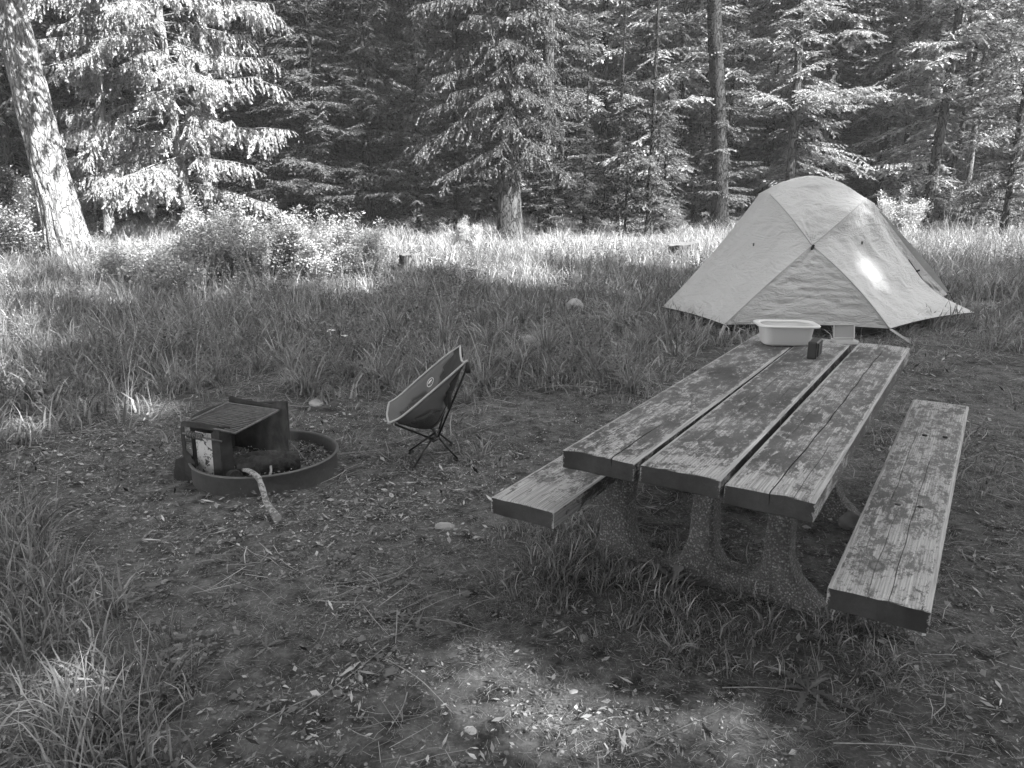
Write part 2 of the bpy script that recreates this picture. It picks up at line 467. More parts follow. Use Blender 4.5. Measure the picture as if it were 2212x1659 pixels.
def soft(P, poly_, amp=.25, sc=3.0, seed=3):
    "inside the outline, with a ragged edge"
    Q = P + amp * (np.stack([fbm(P * sc, seed, 3), fbm(P * sc, seed + 9, 3)], 1) - .5) * 2
    return inside(Q, poly_)

# ------------------------------------------------------------------ ground
def axis(a, b, lo, hi, d, out):
    L = [np.arange(lo, hi, d)]
    x = lo; s = d; left = []
    while x > a: s *= out; x -= s; left.append(x)
    x = hi; s = d; right = []
    while x < b: s *= out; right.append(x); x += s
    return np.concatenate([left[::-1], L[0], right])
gx = axis(-150, 150, -3.2, 3.6, .035, 1.07); gy = axis(-60, 220, 1.2, 7.0, .035, 1.055)
X, Y = np.meshgrid(gx, gy); P2 = np.stack([X.ravel(), Y.ravel()], 1)
near = np.exp(-np.maximum(0, np.hypot(P2[:, 0], P2[:, 1] - 4) - 5) / 6)
def ground_z(P):
    P = np.asarray(P, float).reshape(-1, 2)
    return hz(P[:, 0], P[:, 1]) + .035 * (fbm(P * 1.1, 5, 2) - .5)
Z = ground_z(P2) + near * (.016 * (fbm(P2 * 9, 11, 3) - .5) + .010 * (fbm(P2 * 30, 17, 2) - .5)) + (1 - near) * .12 * (fbm(P2 * .35, 21, 3) - .5)
nx, ny = len(gx), len(gy)
idx = np.arange(nx * ny).reshape(ny, nx)
F = np.stack([idx[:-1, :-1], idx[:-1, 1:], idx[1:, 1:], idx[1:, :-1]], -1).reshape(-1, 4)
gme = mesh('ground', np.column_stack([P2, Z]), F, M['ground'], True)
at = gme.attributes.new('thatch', 'FLOAT', 'POINT')
th = soft(P2, MEADOW, .3) * .9 + soft(P2, FRONT_LEFT, .2) * .35 + soft(P2, UNDER_TABLE, .15) * .3
th = np.where(P2[:, 1] > 15, np.maximum(th, .6), th)
at.data.foreach_set('value', np.clip(th, 0, 1).astype(np.float32))
tag(link('ground', gme), kind='structure')

# ------------------------------------------------------------------ scatter of instances on points (for what nobody could count)
LIB = bpy.data.collections.new('scatter_sources')      # never linked to the scene: only a source of meshes
def scatter(name, P, sources, smin, smax, tilt=.15, kind='stuff', label=None, zoff=0.0, seed=1, align_random=False, rz=None, scales=None):
    r = np.random.RandomState(seed); n = len(P)
    col = bpy.data.collections.new(name + '_sources')
    for me in sources:
        col.objects.link(bpy.data.objects.new(me.name, me))
    me = bpy.data.meshes.new(name); me.vertices.add(n)
    me.vertices.foreach_set('co', (np.column_stack([P[:, :2], P[:, 2] + zoff])).astype(np.float32).ravel())
    rot = np.column_stack([r.normal(0, tilt, n), r.normal(0, tilt, n), r.uniform(0, 2 * PI, n) if rz is None else rz])
    if align_random: rot = r.uniform(0, 2 * PI, (n, 3))
    a = me.attributes.new('rot', 'FLOAT_VECTOR', 'POINT'); a.data.foreach_set('vector', rot.astype(np.float32).ravel())
    sc = r.uniform(smin, smax, n) if scales is None else scales
    a = me.attributes.new('scl', 'FLOAT', 'POINT'); a.data.foreach_set('value', sc.astype(np.float32))
    a = me.attributes.new('idx', 'INT', 'POINT'); a.data.foreach_set('value', r.randint(0, len(sources), n).astype(np.int32))
    o = link(name, me)
    tag(o, kind=kind, label=label)
    g = bpy.data.node_groups.new(name, 'GeometryNodeTree')
    g.interface.new_socket('Geometry', in_out='INPUT', socket_type='NodeSocketGeometry')
    g.interface.new_socket('Geometry', in_out='OUTPUT', socket_type='NodeSocketGeometry')
    N = g.nodes; gi = N.new('NodeGroupInput'); go = N.new('NodeGroupOutput'); ip = N.new('GeometryNodeInstanceOnPoints')
    ci = N.new('GeometryNodeCollectionInfo'); ci.inputs['Collection'].default_value = col; ci.inputs['Separate Children'].default_value = True
    ci.inputs['Reset Children'].default_value = True
    m2p = N.new('GeometryNodeMeshToPoints')
    def na(nm, ty):
        x = N.new('GeometryNodeInputNamedAttribute'); x.data_type = ty; x.inputs['Name'].default_value = nm
        return x.outputs['Attribute']
    L = g.links
    e2r = N.new('FunctionNodeEulerToRotation')
    L.new(gi.outputs[0], m2p.inputs[0]); L.new(m2p.outputs[0], ip.inputs['Points']); L.new(ci.outputs[0], ip.inputs['Instance'])
    ip.inputs['Pick Instance'].default_value = True
    L.new(na('idx', 'INT'), ip.inputs['Instance Index']); L.new(na('rot', 'FLOAT_VECTOR'), e2r.inputs[0]); L.new(e2r.outputs[0], ip.inputs['Rotation'])
    L.new(na('scl', 'FLOAT'), ip.inputs['Scale']); L.new(ip.outputs[0], go.inputs[0])
    md = o.modifiers.new('scatter', 'NODES'); md.node_group = g
    return o

def blades(name, n, h, hs, spread, width, bend, mat, seed, segs=3, heads=0, flop=0.0):
    "one tuft: n tapering bent blades"
    r = np.random.RandomState(seed)
    a = r.uniform(0, 2 * PI, n); rad = spread * np.sqrt(r.uniform(0, 1, n))
    bx, by = rad * np.cos(a), rad * np.sin(a)
    H = h * r.uniform(1 - hs, 1 + hs, n); a2 = a + r.normal(0, .8, n)
    be = bend * r.uniform(.3, 1.6, n) + flop * (r.rand(n) < .25)
    wd = width * r.uniform(.6, 1.3, n)
    ca, sa = np.cos(a2), np.sin(a2); tw = r.uniform(0, PI, n)
    V = []; 
    for k in range(segs + 1):
        t = k / segs
        ang = be * t
        # integrate a circular bend
        hx = np.where(be > 1e-3, (1 - np.cos(ang)) / np.maximum(be, 1e-3), 0) * H
        hzv = np.where(be > 1e-3, np.sin(ang) / np.maximum(be, 1e-3), t) * H
        px, py = bx + hx * ca, by + hx * sa
        wk = wd * (1 - t ** 1.6) * .5 + .0002
        wx, wy = np.cos(tw + t * .5) * wk, np.sin(tw + t * .5) * wk
        V.append(np.column_stack([px - wx, py - wy, hzv])); V.append(np.column_stack([px + wx, py + wy, hzv]))
    V = np.stack(V, 1)                                     # n, 2(segs+1), 3
    q = np.array([[2 * k, 2 * k + 1, 2 * k + 3, 2 * k + 2] for k in range(segs)])
    Fc = (np.arange(n)[:, None, None] * V.shape[1] + q[None]).reshape(-1, 4)
    V = V.reshape(-1, 3)
    if heads:                                              # seed heads: small kites up the top of the tallest stems
        top = np.argsort(-H)[:heads]; HV = []; 
        for i in top:
            for k in range(9):
                t = .72 + .28 * k / 9; ang = be[i] * t; b_ = max(be[i], 1e-3)
                c = np.array([bx[i] + (1 - math.cos(ang)) / b_ * H[i] * ca[i], by[i] + (1 - math.cos(ang)) / b_ * H[i] * sa[i], math.sin(ang) / b_ * H[i]])
                d = np.array([r.normal(0, .5), r.normal(0, .5), 1]); d /= np.linalg.norm(d); l = .016 * h / .5
                s_ = np.cross(d, [r.normal(), r.normal(), r.normal()]); s_ /= np.linalg.norm(s_)
                HV += [c, c + d * l * .5 + s_ * l * .22, c + d * l, c + d * l * .5 - s_ * l * .22]
        HV = np.array(HV); f2 = np.arange(len(HV)).reshape(-1, 4) + len(V)
        V = np.concatenate([V, HV]); Fc = np.concatenate([Fc, f2])
    return mesh(name, V, Fc, mat, False)

def kites(P, D, L, W, seed=0, up=(0, 0, 1), roll=.6):
    "leaf-sized kites: base points P, directions D, lengths L, half widths W"
    r = np.random.RandomState(seed); n = len(P)
    D = D / (np.linalg.norm(D, axis=1, keepdims=True) + 1e-9)
    U = np.array(up, float)[None] + r.normal(0, roll, (n, 3))
    S = np.cross(D, U); S /= np.linalg.norm(S, axis=1, keepdims=True) + 1e-9
    L = np.asarray(L)[:, None]; W = np.asarray(W)[:, None]
    Q = np.stack([P, P + D * L * .42 + S * W, P + D * L, P + D * L * .42 - S * W], 1)
    return Q.reshape(-1, 3), np.arange(4 * n).reshape(-1, 4)

# ------------------------------------------------------------------ conifers
def conifer_parts(H, r0, clear, Lmax, gap, nb, ds, tw, seed, leaf, bark, hang=.1, prof='cone', rise=.15, droop=.25, inner=.12, fat=1.0, lean=(0, 0), azim=None, minL=.12, extra=(), dead=0, fork=1.6, rollk=.8, fine=False, thin_above=0, nside=10):
    r = np.random.RandomState(seed)
    # trunk as a displaced tube
    nz = max(12, int(H / .35)); ns = nside
    zz = np.linspace(0, H, nz); ph = np.linspace(0, 2 * PI, ns, endpoint=False)
    def cx(z): return lean[0] * z / H + .04 * np.sin(z * 1.1 + seed) * min(1, r0 / .08) * .6
    def cy(z): return lean[1] * z / H + .04 * np.cos(z * .9 + seed * 2) * min(1, r0 / .08) * .6
    V = []
    for z in zz:
        rr = r0 * (1 - z / H) ** .85 + .006 + r0 * .5 * math.exp(-z / (r0 * 2.2))
        for k, p in enumerate(ph):
            q = rr * (1 + .10 * (vnoise(np.array([[math.cos(p) * 2 + 7, math.sin(p) * 2 + 3, z * 1.5]]), seed)[0] - .5) * 2)
            V.append((cx(z) + q * math.cos(p), cy(z) + q * math.sin(p), z - .08 if z == 0 else z))
    tb = MB(); Fq = [(i * ns + k, i * ns + (k + 1) % ns, (i + 1) * ns + (k + 1) % ns, (i + 1) * ns + k) for i in range(nz - 1) for k in range(ns)]
    tb.add(V, Fq)
    # branch table
    B = []
    z = clear
    while z < H - .15:
        u = (z - clear) / (H - clear)
        if prof == 'cone': L = Lmax * (1 - u) ** .8 * min(1, .55 + u * 5)
        elif prof == 'tall': L = Lmax * (math.sin(min(1, u * 1.9 + .25) * PI / 2) * (1 - max(0, u - .35) / .65) ** .75)
        for k in range(nb):
            if r.rand() < .18: continue
            l = L * r.uniform(.45, 1.3)
            if l < minL: continue
            B.append((z + r.uniform(-.9, .9) * gap, r.uniform(0, 2 * PI) if azim is None else azim(r), l, rise * (1.0 if u < .5 else 1.6) + r.normal(0, .17), droop * r.uniform(.4, 1.7)))
        z += gap * (1 if u < .6 else .8)
    for e in extra: B.append(e)
    B = [tuple(b_) + (0., 0.) for b_ in B]
    for (z_, a, L, ri, dr, _, _) in list(B):
        if L < .85: continue
        for q in range(int(1 + L * fork)):
            t = r.uniform(.3, .92); rad = L * t; dz = L * (ri * t - dr * t * t + dr * .45 * t ** 3); sg = 1 if q % 2 else -1
            B.append((z_ + dz, a + sg * r.uniform(.45, .95), L * r.uniform(.25, .5) * (1.15 - t * .5), ri - dr * t * 1.2 + r.normal(0, .1), dr * 1.2, rad * math.cos(a), rad * math.sin(a)))
    B = np.array(B); n = len(B)
    def ax(bi, t):
        z_, a, L, ri, dr, ox, oy = B[bi].T
        rad = L * t; dz = L * (ri * t - dr * t * t + dr * .45 * t ** 3)
        cxx = lean[0] * z_ / H; cyy = lean[1] * z_ / H
        return np.column_stack([cxx + ox + rad * np.cos(a), cyy + oy + rad * np.sin(a), z_ + dz])
    # branch wood
    for i in range(n):
        bi = np.full(5, i); t = np.linspace(0, 1, 5); A = ax(bi, t); L = B[i, 2]
        tb.tube(A, [max(.0025, .0085 * L * (1 - q) + .003) for q in t], 3, False)
    for k in range(dead):                                                     # dead twigs on the lower trunk
        z = r.uniform(.5, max(clear, 2.5) * 1.2); a = r.uniform(0, 2 * PI); L = r.uniform(.25, .8)
        p0 = np.array([cx(z), cy(z), z]); d = np.array([math.cos(a), math.sin(a), r.uniform(-.35, .2)])
        tb.tube([p0, p0 + d * L * .5, p0 + d * L + np.array([0, 0, -.08])], [.009, .006, .002], 3, False)
        for q in range(3):
            s = p0 + d * L * r.uniform(.4, .9); d2 = d + r.normal(0, .6, 3); tb.tube([s, s + d2 * L * .3], [.003, .001], 3, False)
    # twigs
    cnt = np.maximum(2, (B[:, 2] * (1 - inner) / ds).astype(int))
    bi = np.repeat(np.arange(n), cnt * 2)
    t = np.concatenate([np.repeat(np.linspace(inner, .99, c), 2) for c in cnt]) + r.normal(0, .01, len(bi))
    t = np.clip(t, 0, 1)
    side = np.concatenate([np.tile([-1, 1], c) for c in cnt])
    base = ax(bi, t); a = B[bi, 1]
    ang = a + side * (math.radians(58) + r.normal(0, .2, len(bi))) * (1 - .5 * t ** 4)
    tl = tw * (1 - .72 * t ** 1.4) * np.minimum(1, .35 + B[bi, 2] * .8) * r.uniform(.6, 1.25, len(bi))
    tl *= np.minimum(1, .5 + (t - inner) * 3)
    tl *= .55 + .95 * vnoise(np.column_stack([bi * 1.7, t * 6]), seed)
    el = -hang * r.uniform(.5, 1.5, len(bi)) + r.normal(0, .12, len(bi))
    D = np.column_stack([np.cos(ang) * np.cos(el), np.sin(ang) * np.cos(el), np.sin(el)])
    if hang > .6: D[:, 2] -= .3; D /= np.linalg.norm(D, axis=1, keepdims=True)
    Pn, Dn, Ln, Wn = [], [], [], []
    Sd = np.cross(D, [0, 0, 1.0]); Sd /= np.linalg.norm(Sd, axis=1, keepdims=True) + 1e-9
    if hang > .6: Sd += r.normal(0, .7, Sd.shape); Sd /= np.linalg.norm(Sd, axis=1, keepdims=True)
    cen_s, lat_s, kl = ((.0, .27, .52, .76), ((.22, .40), (.46, .36), (.68, .26)), .34) if not fine else (tuple(np.linspace(0, .86, 7)), tuple((q_, .24 - .10 * q_) for q_ in np.linspace(.08, .86, 7)), .20)
    for s in cen_s:
        Pn.append(base + D * (tl * s)[:, None]); Dn.append(D + r.normal(0, .12 + .18 * fine, D.shape)); Ln.append(tl * kl); Wn.append((tl * .066 * fat + .005) * (.62 if fine else 1))
    for s, l_ in lat_s:
        for sg in (-1, 1):
            Pn.append(base + D * (tl * s)[:, None]); Dn.append(D * .8 + sg * Sd * .62 + r.normal(0, .1, D.shape) + np.array([0, 0, -.05 - .3 * (hang > .6)]))
            Ln.append(tl * l_); Wn.append((tl * .058 * fat + .005) * (.55 if fine else 1))
    Pn = np.concatenate(Pn); Dn = np.concatenate(Dn); Ln = np.concatenate(Ln); Wn = np.concatenate(Wn)
    if thin_above:                                                     # far above the frame: fewer, broader sprays
        hi_ = Pn[:, 2] > thin_above; kp = ~hi_ | (r.rand(len(Pn)) < .28); Wn = np.where(hi_, Wn * 2.2, Wn); Ln = np.where(hi_, Ln * 1.3, Ln)
        Pn, Dn, Ln, Wn = Pn[kp], Dn[kp], Ln[kp], Wn[kp]
    V, Fk = kites(Pn, Dn, Ln, Wn, seed, roll=rollk if hang < .6 else 1.5)
    crown = mesh('crown', V, Fk, leaf, False)
    me = bpy.data.meshes.new('trunk'); me.from_pydata(np.concatenate(tb.V).tolist(), [], tb.F); me.materials.append(bark)
    me.polygons.foreach_set('use_smooth', [True] * len(me.polygons)); me.update()
    return me, crown

YF, TF, SP = [], [], []
def SHADED_STAND(x, y): return (-.345 * y < x < .03 * y and y > 13.5) or (.02 * y < x < .105 * y and 13.5 < y < 17)
def tree(name, parts, x, y, rz=0, s=1.0, label=None, cat='tree', group=None, tilt=(0, 0), dz=-.05):
    o = empty(name, (x, y, float(hz(x, y)) + dz), rz, label=label, cat=cat, group=group)
    o.rotation_euler = (tilt[0], tilt[1], rz); o.scale = (s, s, s)
    link('trunk', parts[0], o); co = link('crown', parts[1], o)
    if SHADED_STAND(x, y) and any(parts is q for q in YF + TF + SP):      # shade on the stand left of the middle, put into the needle colour
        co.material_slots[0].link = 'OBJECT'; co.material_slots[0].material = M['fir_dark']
    return o

YF = [conifer_parts(7.5, .07, .25, 1.25, .20, 6, .062, .32, 11, M['fir'], M['bark_dark'], .38, 'cone', .05, .15, rollk=1.3, fork=1.0, dead=8, fine=True),
      conifer_parts(6.0, .055, .2, 1.15, .19, 6, .055, .30, 12, M['fir'], M['bark_dark'], .5, 'cone', .12, .26, rollk=1.3, fork=1.0, fine=True),
      conifer_parts(9.0, .09, .5, 1.5, .26, 6, .07, .38, 13, M['fir_pale'], M['bark_mid'], .45, 'cone', .05, .28, rollk=1.3, fork=1.0, fine=True),
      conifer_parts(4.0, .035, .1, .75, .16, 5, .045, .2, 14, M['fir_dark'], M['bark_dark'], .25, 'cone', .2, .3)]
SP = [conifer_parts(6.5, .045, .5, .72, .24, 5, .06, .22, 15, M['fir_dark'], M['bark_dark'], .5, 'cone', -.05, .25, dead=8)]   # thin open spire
TF = [conifer_parts(21, .26, 2.5, 2.7, .42, 6, .13, .55, 21, M['fir'], M['bark_mid'], .35, 'tall', -.02, .3, inner=.2, dead=22, fat=1.3),
      conifer_parts(19, .20, 4.0, 2.3, .40, 5, .13, .50, 22, M['fir_pale'], M['bark_dark'], .8, 'tall', -.05, .35, inner=.2, dead=26, fat=1.2),
      conifer_parts(22, .23, 1.2, 3.0, .44, 6, .14, .60, 23, M['fir'], M['bark_mid'], .3, 'tall', .0, .25, inner=.15, dead=12, fat=1.3)]

# --- the hero trees
def lit_pine():
    "big leaning pine at the left edge: fissured bark on a real displaced trunk, crown far above the frame"
    base = gp(158, 562); tip = pxy(18, 0, base[1] + .2)
    H = 17.0; d = tip - base; d = d / d[2]
    o = empty('leaning_pine', (base[0], base[1], base[2] - .1), label='thick sunlit pine trunk with furrowed bark leaning in from the left edge', cat='tree')
    ns, nz = 90, 420; V = np.zeros((nz, ns, 3)); ph = np.linspace(0, 2 * PI, ns, endpoint=False)
    z = np.concatenate([np.linspace(0, 5.2, 360), np.linspace(5.3, H, 60)])
    ZZ, PH = np.meshgrid(z, ph, indexing='ij')
    bow = .25 * np.sin(ZZ / 5.2 * PI / 2) * 0
    r = .27 * (1 - ZZ / H * .75) + .15 * np.exp(-ZZ / .55)
    q = np.column_stack([(np.cos(PH) * 3.2).ravel() + 9, (np.sin(PH) * 3.2).ravel() + 5, (ZZ * 2.2).ravel()])
    n1 = fbm(q, 3, 3)
    ridg = 1 - np.abs(2 * fbm(q * np.array([1.7, 1.7, .55]), 8, 2) - 1)
    r = r + (.05 * (n1 - .5) - .05 * np.clip(ridg.ravel() - .80, 0, 1) / .2).reshape(r.shape)
    V = np.stack([d[0] * ZZ + r * np.cos(PH), d[1] * ZZ + r * np.sin(PH), ZZ], -1)
    idx = np.arange(nz * ns).reshape(nz, ns)
    Fq = np.stack([idx[:-1], np.roll(idx, -1, 1)[:-1], np.roll(idx, -1, 1)[1:], idx[1:]], -1).reshape(-1, 4)
    link('trunk', mesh('trunk', V.reshape(-1, 3), Fq, M['bark_pine'], True), o)
    sa = math.atan2(SUN_AZ.y, SUN_AZ.x); rr = np.random.RandomState(4)
    ex = [(rr.uniform(4.9, 7.6), sa + rr.normal(0, .16), rr.uniform(2.6, 4.4), rr.uniform(-.05, .1), rr.uniform(.3, .5)) for k in range(8)]
    tk, cr = conifer_parts(H, .05, 7.0, 2.4, .45, 5, .17, .45, 31, M['fir'], M['bark_mid'], .5, 'tall', .05, .2, fat=1.2, lean=(d[0] * H, d[1] * H), extra=ex, thin_above=8.5)
    link('crown', cr, o); link('limbs', tk, o)
lit_pine()

def hero_fir():
    b = gp(418, 512)
    ex = []
    ppm = FPX / (b[1] + .6)
    # main boughs read off the photograph: (height px, azimuth, length m)
    for (y, a, L, ri) in [(95, 3.25, 2.3, .22), (110, 2.9, 2.0, .05), (190, 3.1, 1.9, .02), (255, 3.3, 2.2, .05), (300, 3.05, 1.8, -.05), (330, 3.5, 2.1, -.02),
                          (385, 3.6, 1.6, -.15), (400, 4.2, 1.4, -.2), (60, 4.4, 1.9, .0), (140, 4.7, 1.8, .0), (230, 4.9, 1.7, -.05), (350, 4.8, 1.5, -.1),
                          (100, 6.1, 2.2, .2), (170, .1, 2.0, .12), (230, 5.9, 2.2, .2), (300, 6.2, 2.4, .1), (350, 5.7, 2.0, 0), (400, 6.0, 2.0, -.1), (30, 3.2, 2.1, .1), (20, 6.1, 2.2, .1), (430, 5.2, 1.3, -.2)]:
        z = (512 - y) / ppm * 1.02
        ex.append((z, a, L * .95, ri, .22))
    for k in range(26):
        ex.append((random.uniform(1.0, 5.5), random.choice([-PI / 2 + random.uniform(-1, 1), PI + random.uniform(-.7, .9)]), random.uniform(.9, 2.3), random.uniform(-.2, .1), .3))
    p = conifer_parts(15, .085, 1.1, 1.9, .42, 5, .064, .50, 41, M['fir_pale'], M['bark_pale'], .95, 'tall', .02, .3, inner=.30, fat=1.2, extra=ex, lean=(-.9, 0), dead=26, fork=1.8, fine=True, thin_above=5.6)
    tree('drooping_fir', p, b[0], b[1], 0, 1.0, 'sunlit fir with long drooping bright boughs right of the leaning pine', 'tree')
hero_fir()

def centre_fir():
    b = gp(1105, 514)
    ex = []
    ppm = FPX / (b[1] + .6)
    for (y, a, L, ri) in [(330, 3.6, 1.5, -.25), (310, 4.5, 1.0, -.2), (280, 3.3, 1.9, -.1), (260, 5.6, 1.1, -.2), (235, 3.0, 2.0, .0), (225, 4.3, 1.2, -.1), (215, 5.1, 1.3, -.1),
                          (180, 3.8, 1.6, -.05), (180, 5.4, 1.2, 0), (150, 3.2, 1.6, 0), (140, 4.7, 1.4, 0), (110, 4.3, 1.5, .1), (90, 5.5, 1.4, .05), (60, 3.5, 1.7, 0), (30, 4.9, 1.6, 0), (345, 4.9, .9, -.2), (360, 3.9, .8, -.1)]:
        ex.append(((514 - y) / ppm * 1.02, a, L, ri, .35))
    for k in range(16):
        ex.append((random.uniform(1.7, 5.2), -PI / 2 + random.uniform(-1.5, 1.5), random.uniform(.7, 1.5), random.uniform(-.3, 0), .35))
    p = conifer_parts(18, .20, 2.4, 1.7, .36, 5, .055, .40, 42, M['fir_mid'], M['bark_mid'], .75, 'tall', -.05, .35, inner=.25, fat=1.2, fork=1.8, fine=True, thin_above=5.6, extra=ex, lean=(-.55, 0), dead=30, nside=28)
    tree('shaggy_fir', p, b[0], b[1], 0, 1.0, 'stout old fir with shaggy hanging boughs standing at the middle of the tree line', 'tree')
centre_fir()

def bare_trunk(name, px, py, topx, r0, bark, label, Yo=0, H=16, crown=True, seed=3, cat='tree', dead=24, leaf='fir', clear=5.5, Lm=2.0):
    b = gp(px, py); b = np.array([b[0] * (1 + Yo / b[1]), b[1] + Yo, 0])
    tip = pxy(topx, 0, b[1]); h = tip[2] - float(hz(b[0], b[1]))
    ln = ((tip[0] - b[0]) / h * H, 0)
    p = conifer_parts(H, r0, clear, Lm, .45, 5, .13, .5, seed, M[leaf], M[bark], .4, 'tall', -.05, .3, inner=.2, fat=1.3, lean=ln, dead=dead, nside=16, thin_above=6.8)
    return tree(name, p, b[0], b[1], 0, 1.0, label, cat)
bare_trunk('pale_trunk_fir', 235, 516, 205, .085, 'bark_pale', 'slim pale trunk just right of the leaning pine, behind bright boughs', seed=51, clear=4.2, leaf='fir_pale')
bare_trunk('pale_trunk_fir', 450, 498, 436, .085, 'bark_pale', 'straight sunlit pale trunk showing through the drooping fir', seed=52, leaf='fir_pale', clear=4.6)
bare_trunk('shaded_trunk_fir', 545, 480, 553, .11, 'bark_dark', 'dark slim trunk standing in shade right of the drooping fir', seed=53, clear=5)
bare_trunk('split_light_trunk', 1180, 500, 1184, .13, 'bark_mid', 'half sunlit trunk close behind the shaggy fir on its right side', seed=54, clear=4.6)
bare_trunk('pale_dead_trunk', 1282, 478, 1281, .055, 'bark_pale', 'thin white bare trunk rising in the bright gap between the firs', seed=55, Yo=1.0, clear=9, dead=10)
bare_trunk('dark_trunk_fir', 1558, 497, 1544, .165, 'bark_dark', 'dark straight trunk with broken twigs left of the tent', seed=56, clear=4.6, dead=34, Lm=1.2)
bare_trunk('lichen_trunk_fir', 1940, 480, 1990, .075, 'bark_lichen', 'leaning slim trunk blotched with pale lichen behind the tent', seed=57, clear=2.6, dead=18, Lm=1.7)
bare_trunk('slim_leaning_trunk', 2080, 452, 2150, .06, 'bark_lichen', 'slender trunk leaning right near the right edge behind the tall grass', Yo=-5, seed=58, clear=2.2, dead=12, Lm=1.8)
bare_trunk('young_trunk_fir', 1868, 470, 1880, .045, 'bark_lichen', 'thin lichened trunk just right of the tent peak in the shade', seed=59, clear=1.8, dead=12, Lm=1.5)

def placef(px, py, parts, s, rz, name, label, group=None, dY=0):
    b = gp(px, py); Yn = b[1] + dY
    x = b[0] * Yn / b[1]
    return tree(name, parts, x, Yn, rz, s, label, 'tree', group)
# young firs one can tell apart, left to right
placef(600, 492, YF[1], .75, .4, 'young_fir', 'small young fir in the shade right of the drooping fir')
placef(690, 500, YF[0], 1.0, 1.2, 'young_fir', 'dense dark young fir behind the bright shrub')
placef(800, 500, YF[0], .80, 2.2, 'young_fir', 'dark young fir between the bright shrub and the shaggy fir')
placef(905, 503, YF[1], .78, 3.2, 'young_fir', 'dark bushy young fir behind the left stump')
placef(985, 505, YF[0], .55, 4.2, 'young_fir', 'low dark fir just left of the shaggy fir trunk')
placef(1190, 505, YF[3], .85, 1.0, 'young_fir', 'low dark sapling just right of the shaggy fir trunk')
placef(1260, 508, YF[1], .42, 2.0, 'young_fir', 'squat grey fir with broad boughs behind the white flowers')
placef(1333, 490, SP[0], .84, 0, 'spire_fir', 'narrow dark spire of a fir in front of the bright gap', dY=-1.2)
placef(1262, 492, SP[0], .66, 1.3, 'spire_fir', 'smaller dark spire fir left of the tallest narrow one', dY=-1.2)
placef(1400, 500, SP[0], 1.05, 2.2, 'spire_fir', 'tall thin open fir halfway to the dark straight trunk', dY=-1.2)
placef(1350, 512, YF[3], .70, 3.3, 'young_fir', 'short bushy dark fir right of the white flowers')
placef(1430, 505, YF[1], .55, .7, 'young_fir', 'bushy shaded fir behind the right stump')
placef(1640, 470, YF[2], .85, .9, 'young_fir', 'bright fir with layered boughs above the left slope of the tent')
placef(1790, 470, YF[0], .95, 1.9, 'young_fir', 'dark fir rising behind the peak of the tent')
placef(1900, 465, YF[1], .8, 2.5, 'young_fir', 'dark fir behind the right shoulder of the tent')
placef(2030, 455, YF[0], .95, 2.9, 'young_fir', 'grey soft fir between the two leaning lichened trunks')
placef(2170, 470, YF[1], 1.1, 3.6, 'young_fir', 'bushy fir at the right edge of the picture', dY=-4)
placef(60, 500, YF[1], .9, 1.6, 'young_fir', 'fir half hidden behind the leaning pine at the left edge', dY=2)
placef(300, 500, YF[2], .7, 2.6, 'young_fir', 'pale young fir behind the drooping boughs at left', dY=1.5)
placef(505, 495, YF[0], .9, 5.0, 'young_fir', 'dark young fir behind the slim shaded trunk at left', dY=1)

placef(1295, 488, YF[2], 1.15, .5, 'young_fir', 'bright sunlit fir behind the smaller dark spire fir', dY=.9)
placef(1375, 488, YF[2], 1.3, 1.5, 'young_fir', 'bright sunlit fir behind the tallest narrow spire', dY=1.3)
placef(1455, 488, YF[2], 1.15, 2.9, 'young_fir', 'pale fir just left of the dark straight trunk', dY=.3)
placef(1690, 472, YF[2], 1.1, 4.1, 'young_fir', 'pale fir rising just left of the tent peak', dY=2.5)
# the wood behind: every tree its own object
rt = np.random.RandomState(99)
spots = []
def try_spot(x, y, dmin):
    for (a, b) in spots:
        if (a - x) ** 2 + (b - y) ** 2 < dmin * dmin: return False
    spots.append((x, y)); return True
for row, (y0, y1, dmin, cnt) in enumerate([(17.0, 20.5, 1.25, 46), (20.5, 26, 1.6, 64), (26, 36, 2.3, 64), (36, 52, 3.4, 60)]):
    k = 0; tries = 0
    while k < cnt and tries < 3000:
        tries += 1
        y = rt.uniform(y0, y1); x = rt.uniform(-.78, .80) * y
        if row < 2 and .07 < x / y < .20 and rt.rand() < (.9, .6)[row]: continue             # bright gap right of the shaggy fir
        if not try_spot(x, y, dmin): continue
        k += 1
        if row < 2:
            j = [0, 0, 1, 2, 2, 3][rt.randint(6)]
            if x > 1: j = [0, 1, 2, 2, 2, 3][rt.randint(6)]
            s = rt.uniform(.75, 1.2) * (1.3 if row else 1.0)
            tree('forest_fir', YF[j], x, y, rt.uniform(0, 6.28), s, 'young fir in the dense wood behind the meadow', 'tree', 'young firs of the wood behind the meadow', (rt.normal(0, .03), rt.normal(0, .03)))
            if rt.rand() < .13:
                x2, y2 = x + rt.uniform(-.8, .8), y + .8
                tree('forest_conifer', TF[rt.randint(3)], x2, y2, rt.uniform(0, 6.28), rt.uniform(.8, 1.05), 'tall conifer in the wood behind the meadow', 'tree', 'tall conifers of the wood behind the meadow', (rt.normal(0, .03), rt.normal(0, .03)))
        else:
            if rt.rand() < .45:
                tree('forest_fir', YF[[0, 1, 2][rt.randint(3)]], x, y, rt.uniform(0, 6.28), rt.uniform(1.2, 1.9), 'young fir in the dense wood behind the meadow', 'tree', 'young firs of the wood behind the meadow')
            else:
                tree('forest_conifer', TF[[0, 2][rt.randint(2)]], x, y, rt.uniform(0, 6.28), rt.uniform(.85, 1.2), 'tall conifer in the wood behind the meadow', 'tree', 'tall conifers of the wood behind the meadow')
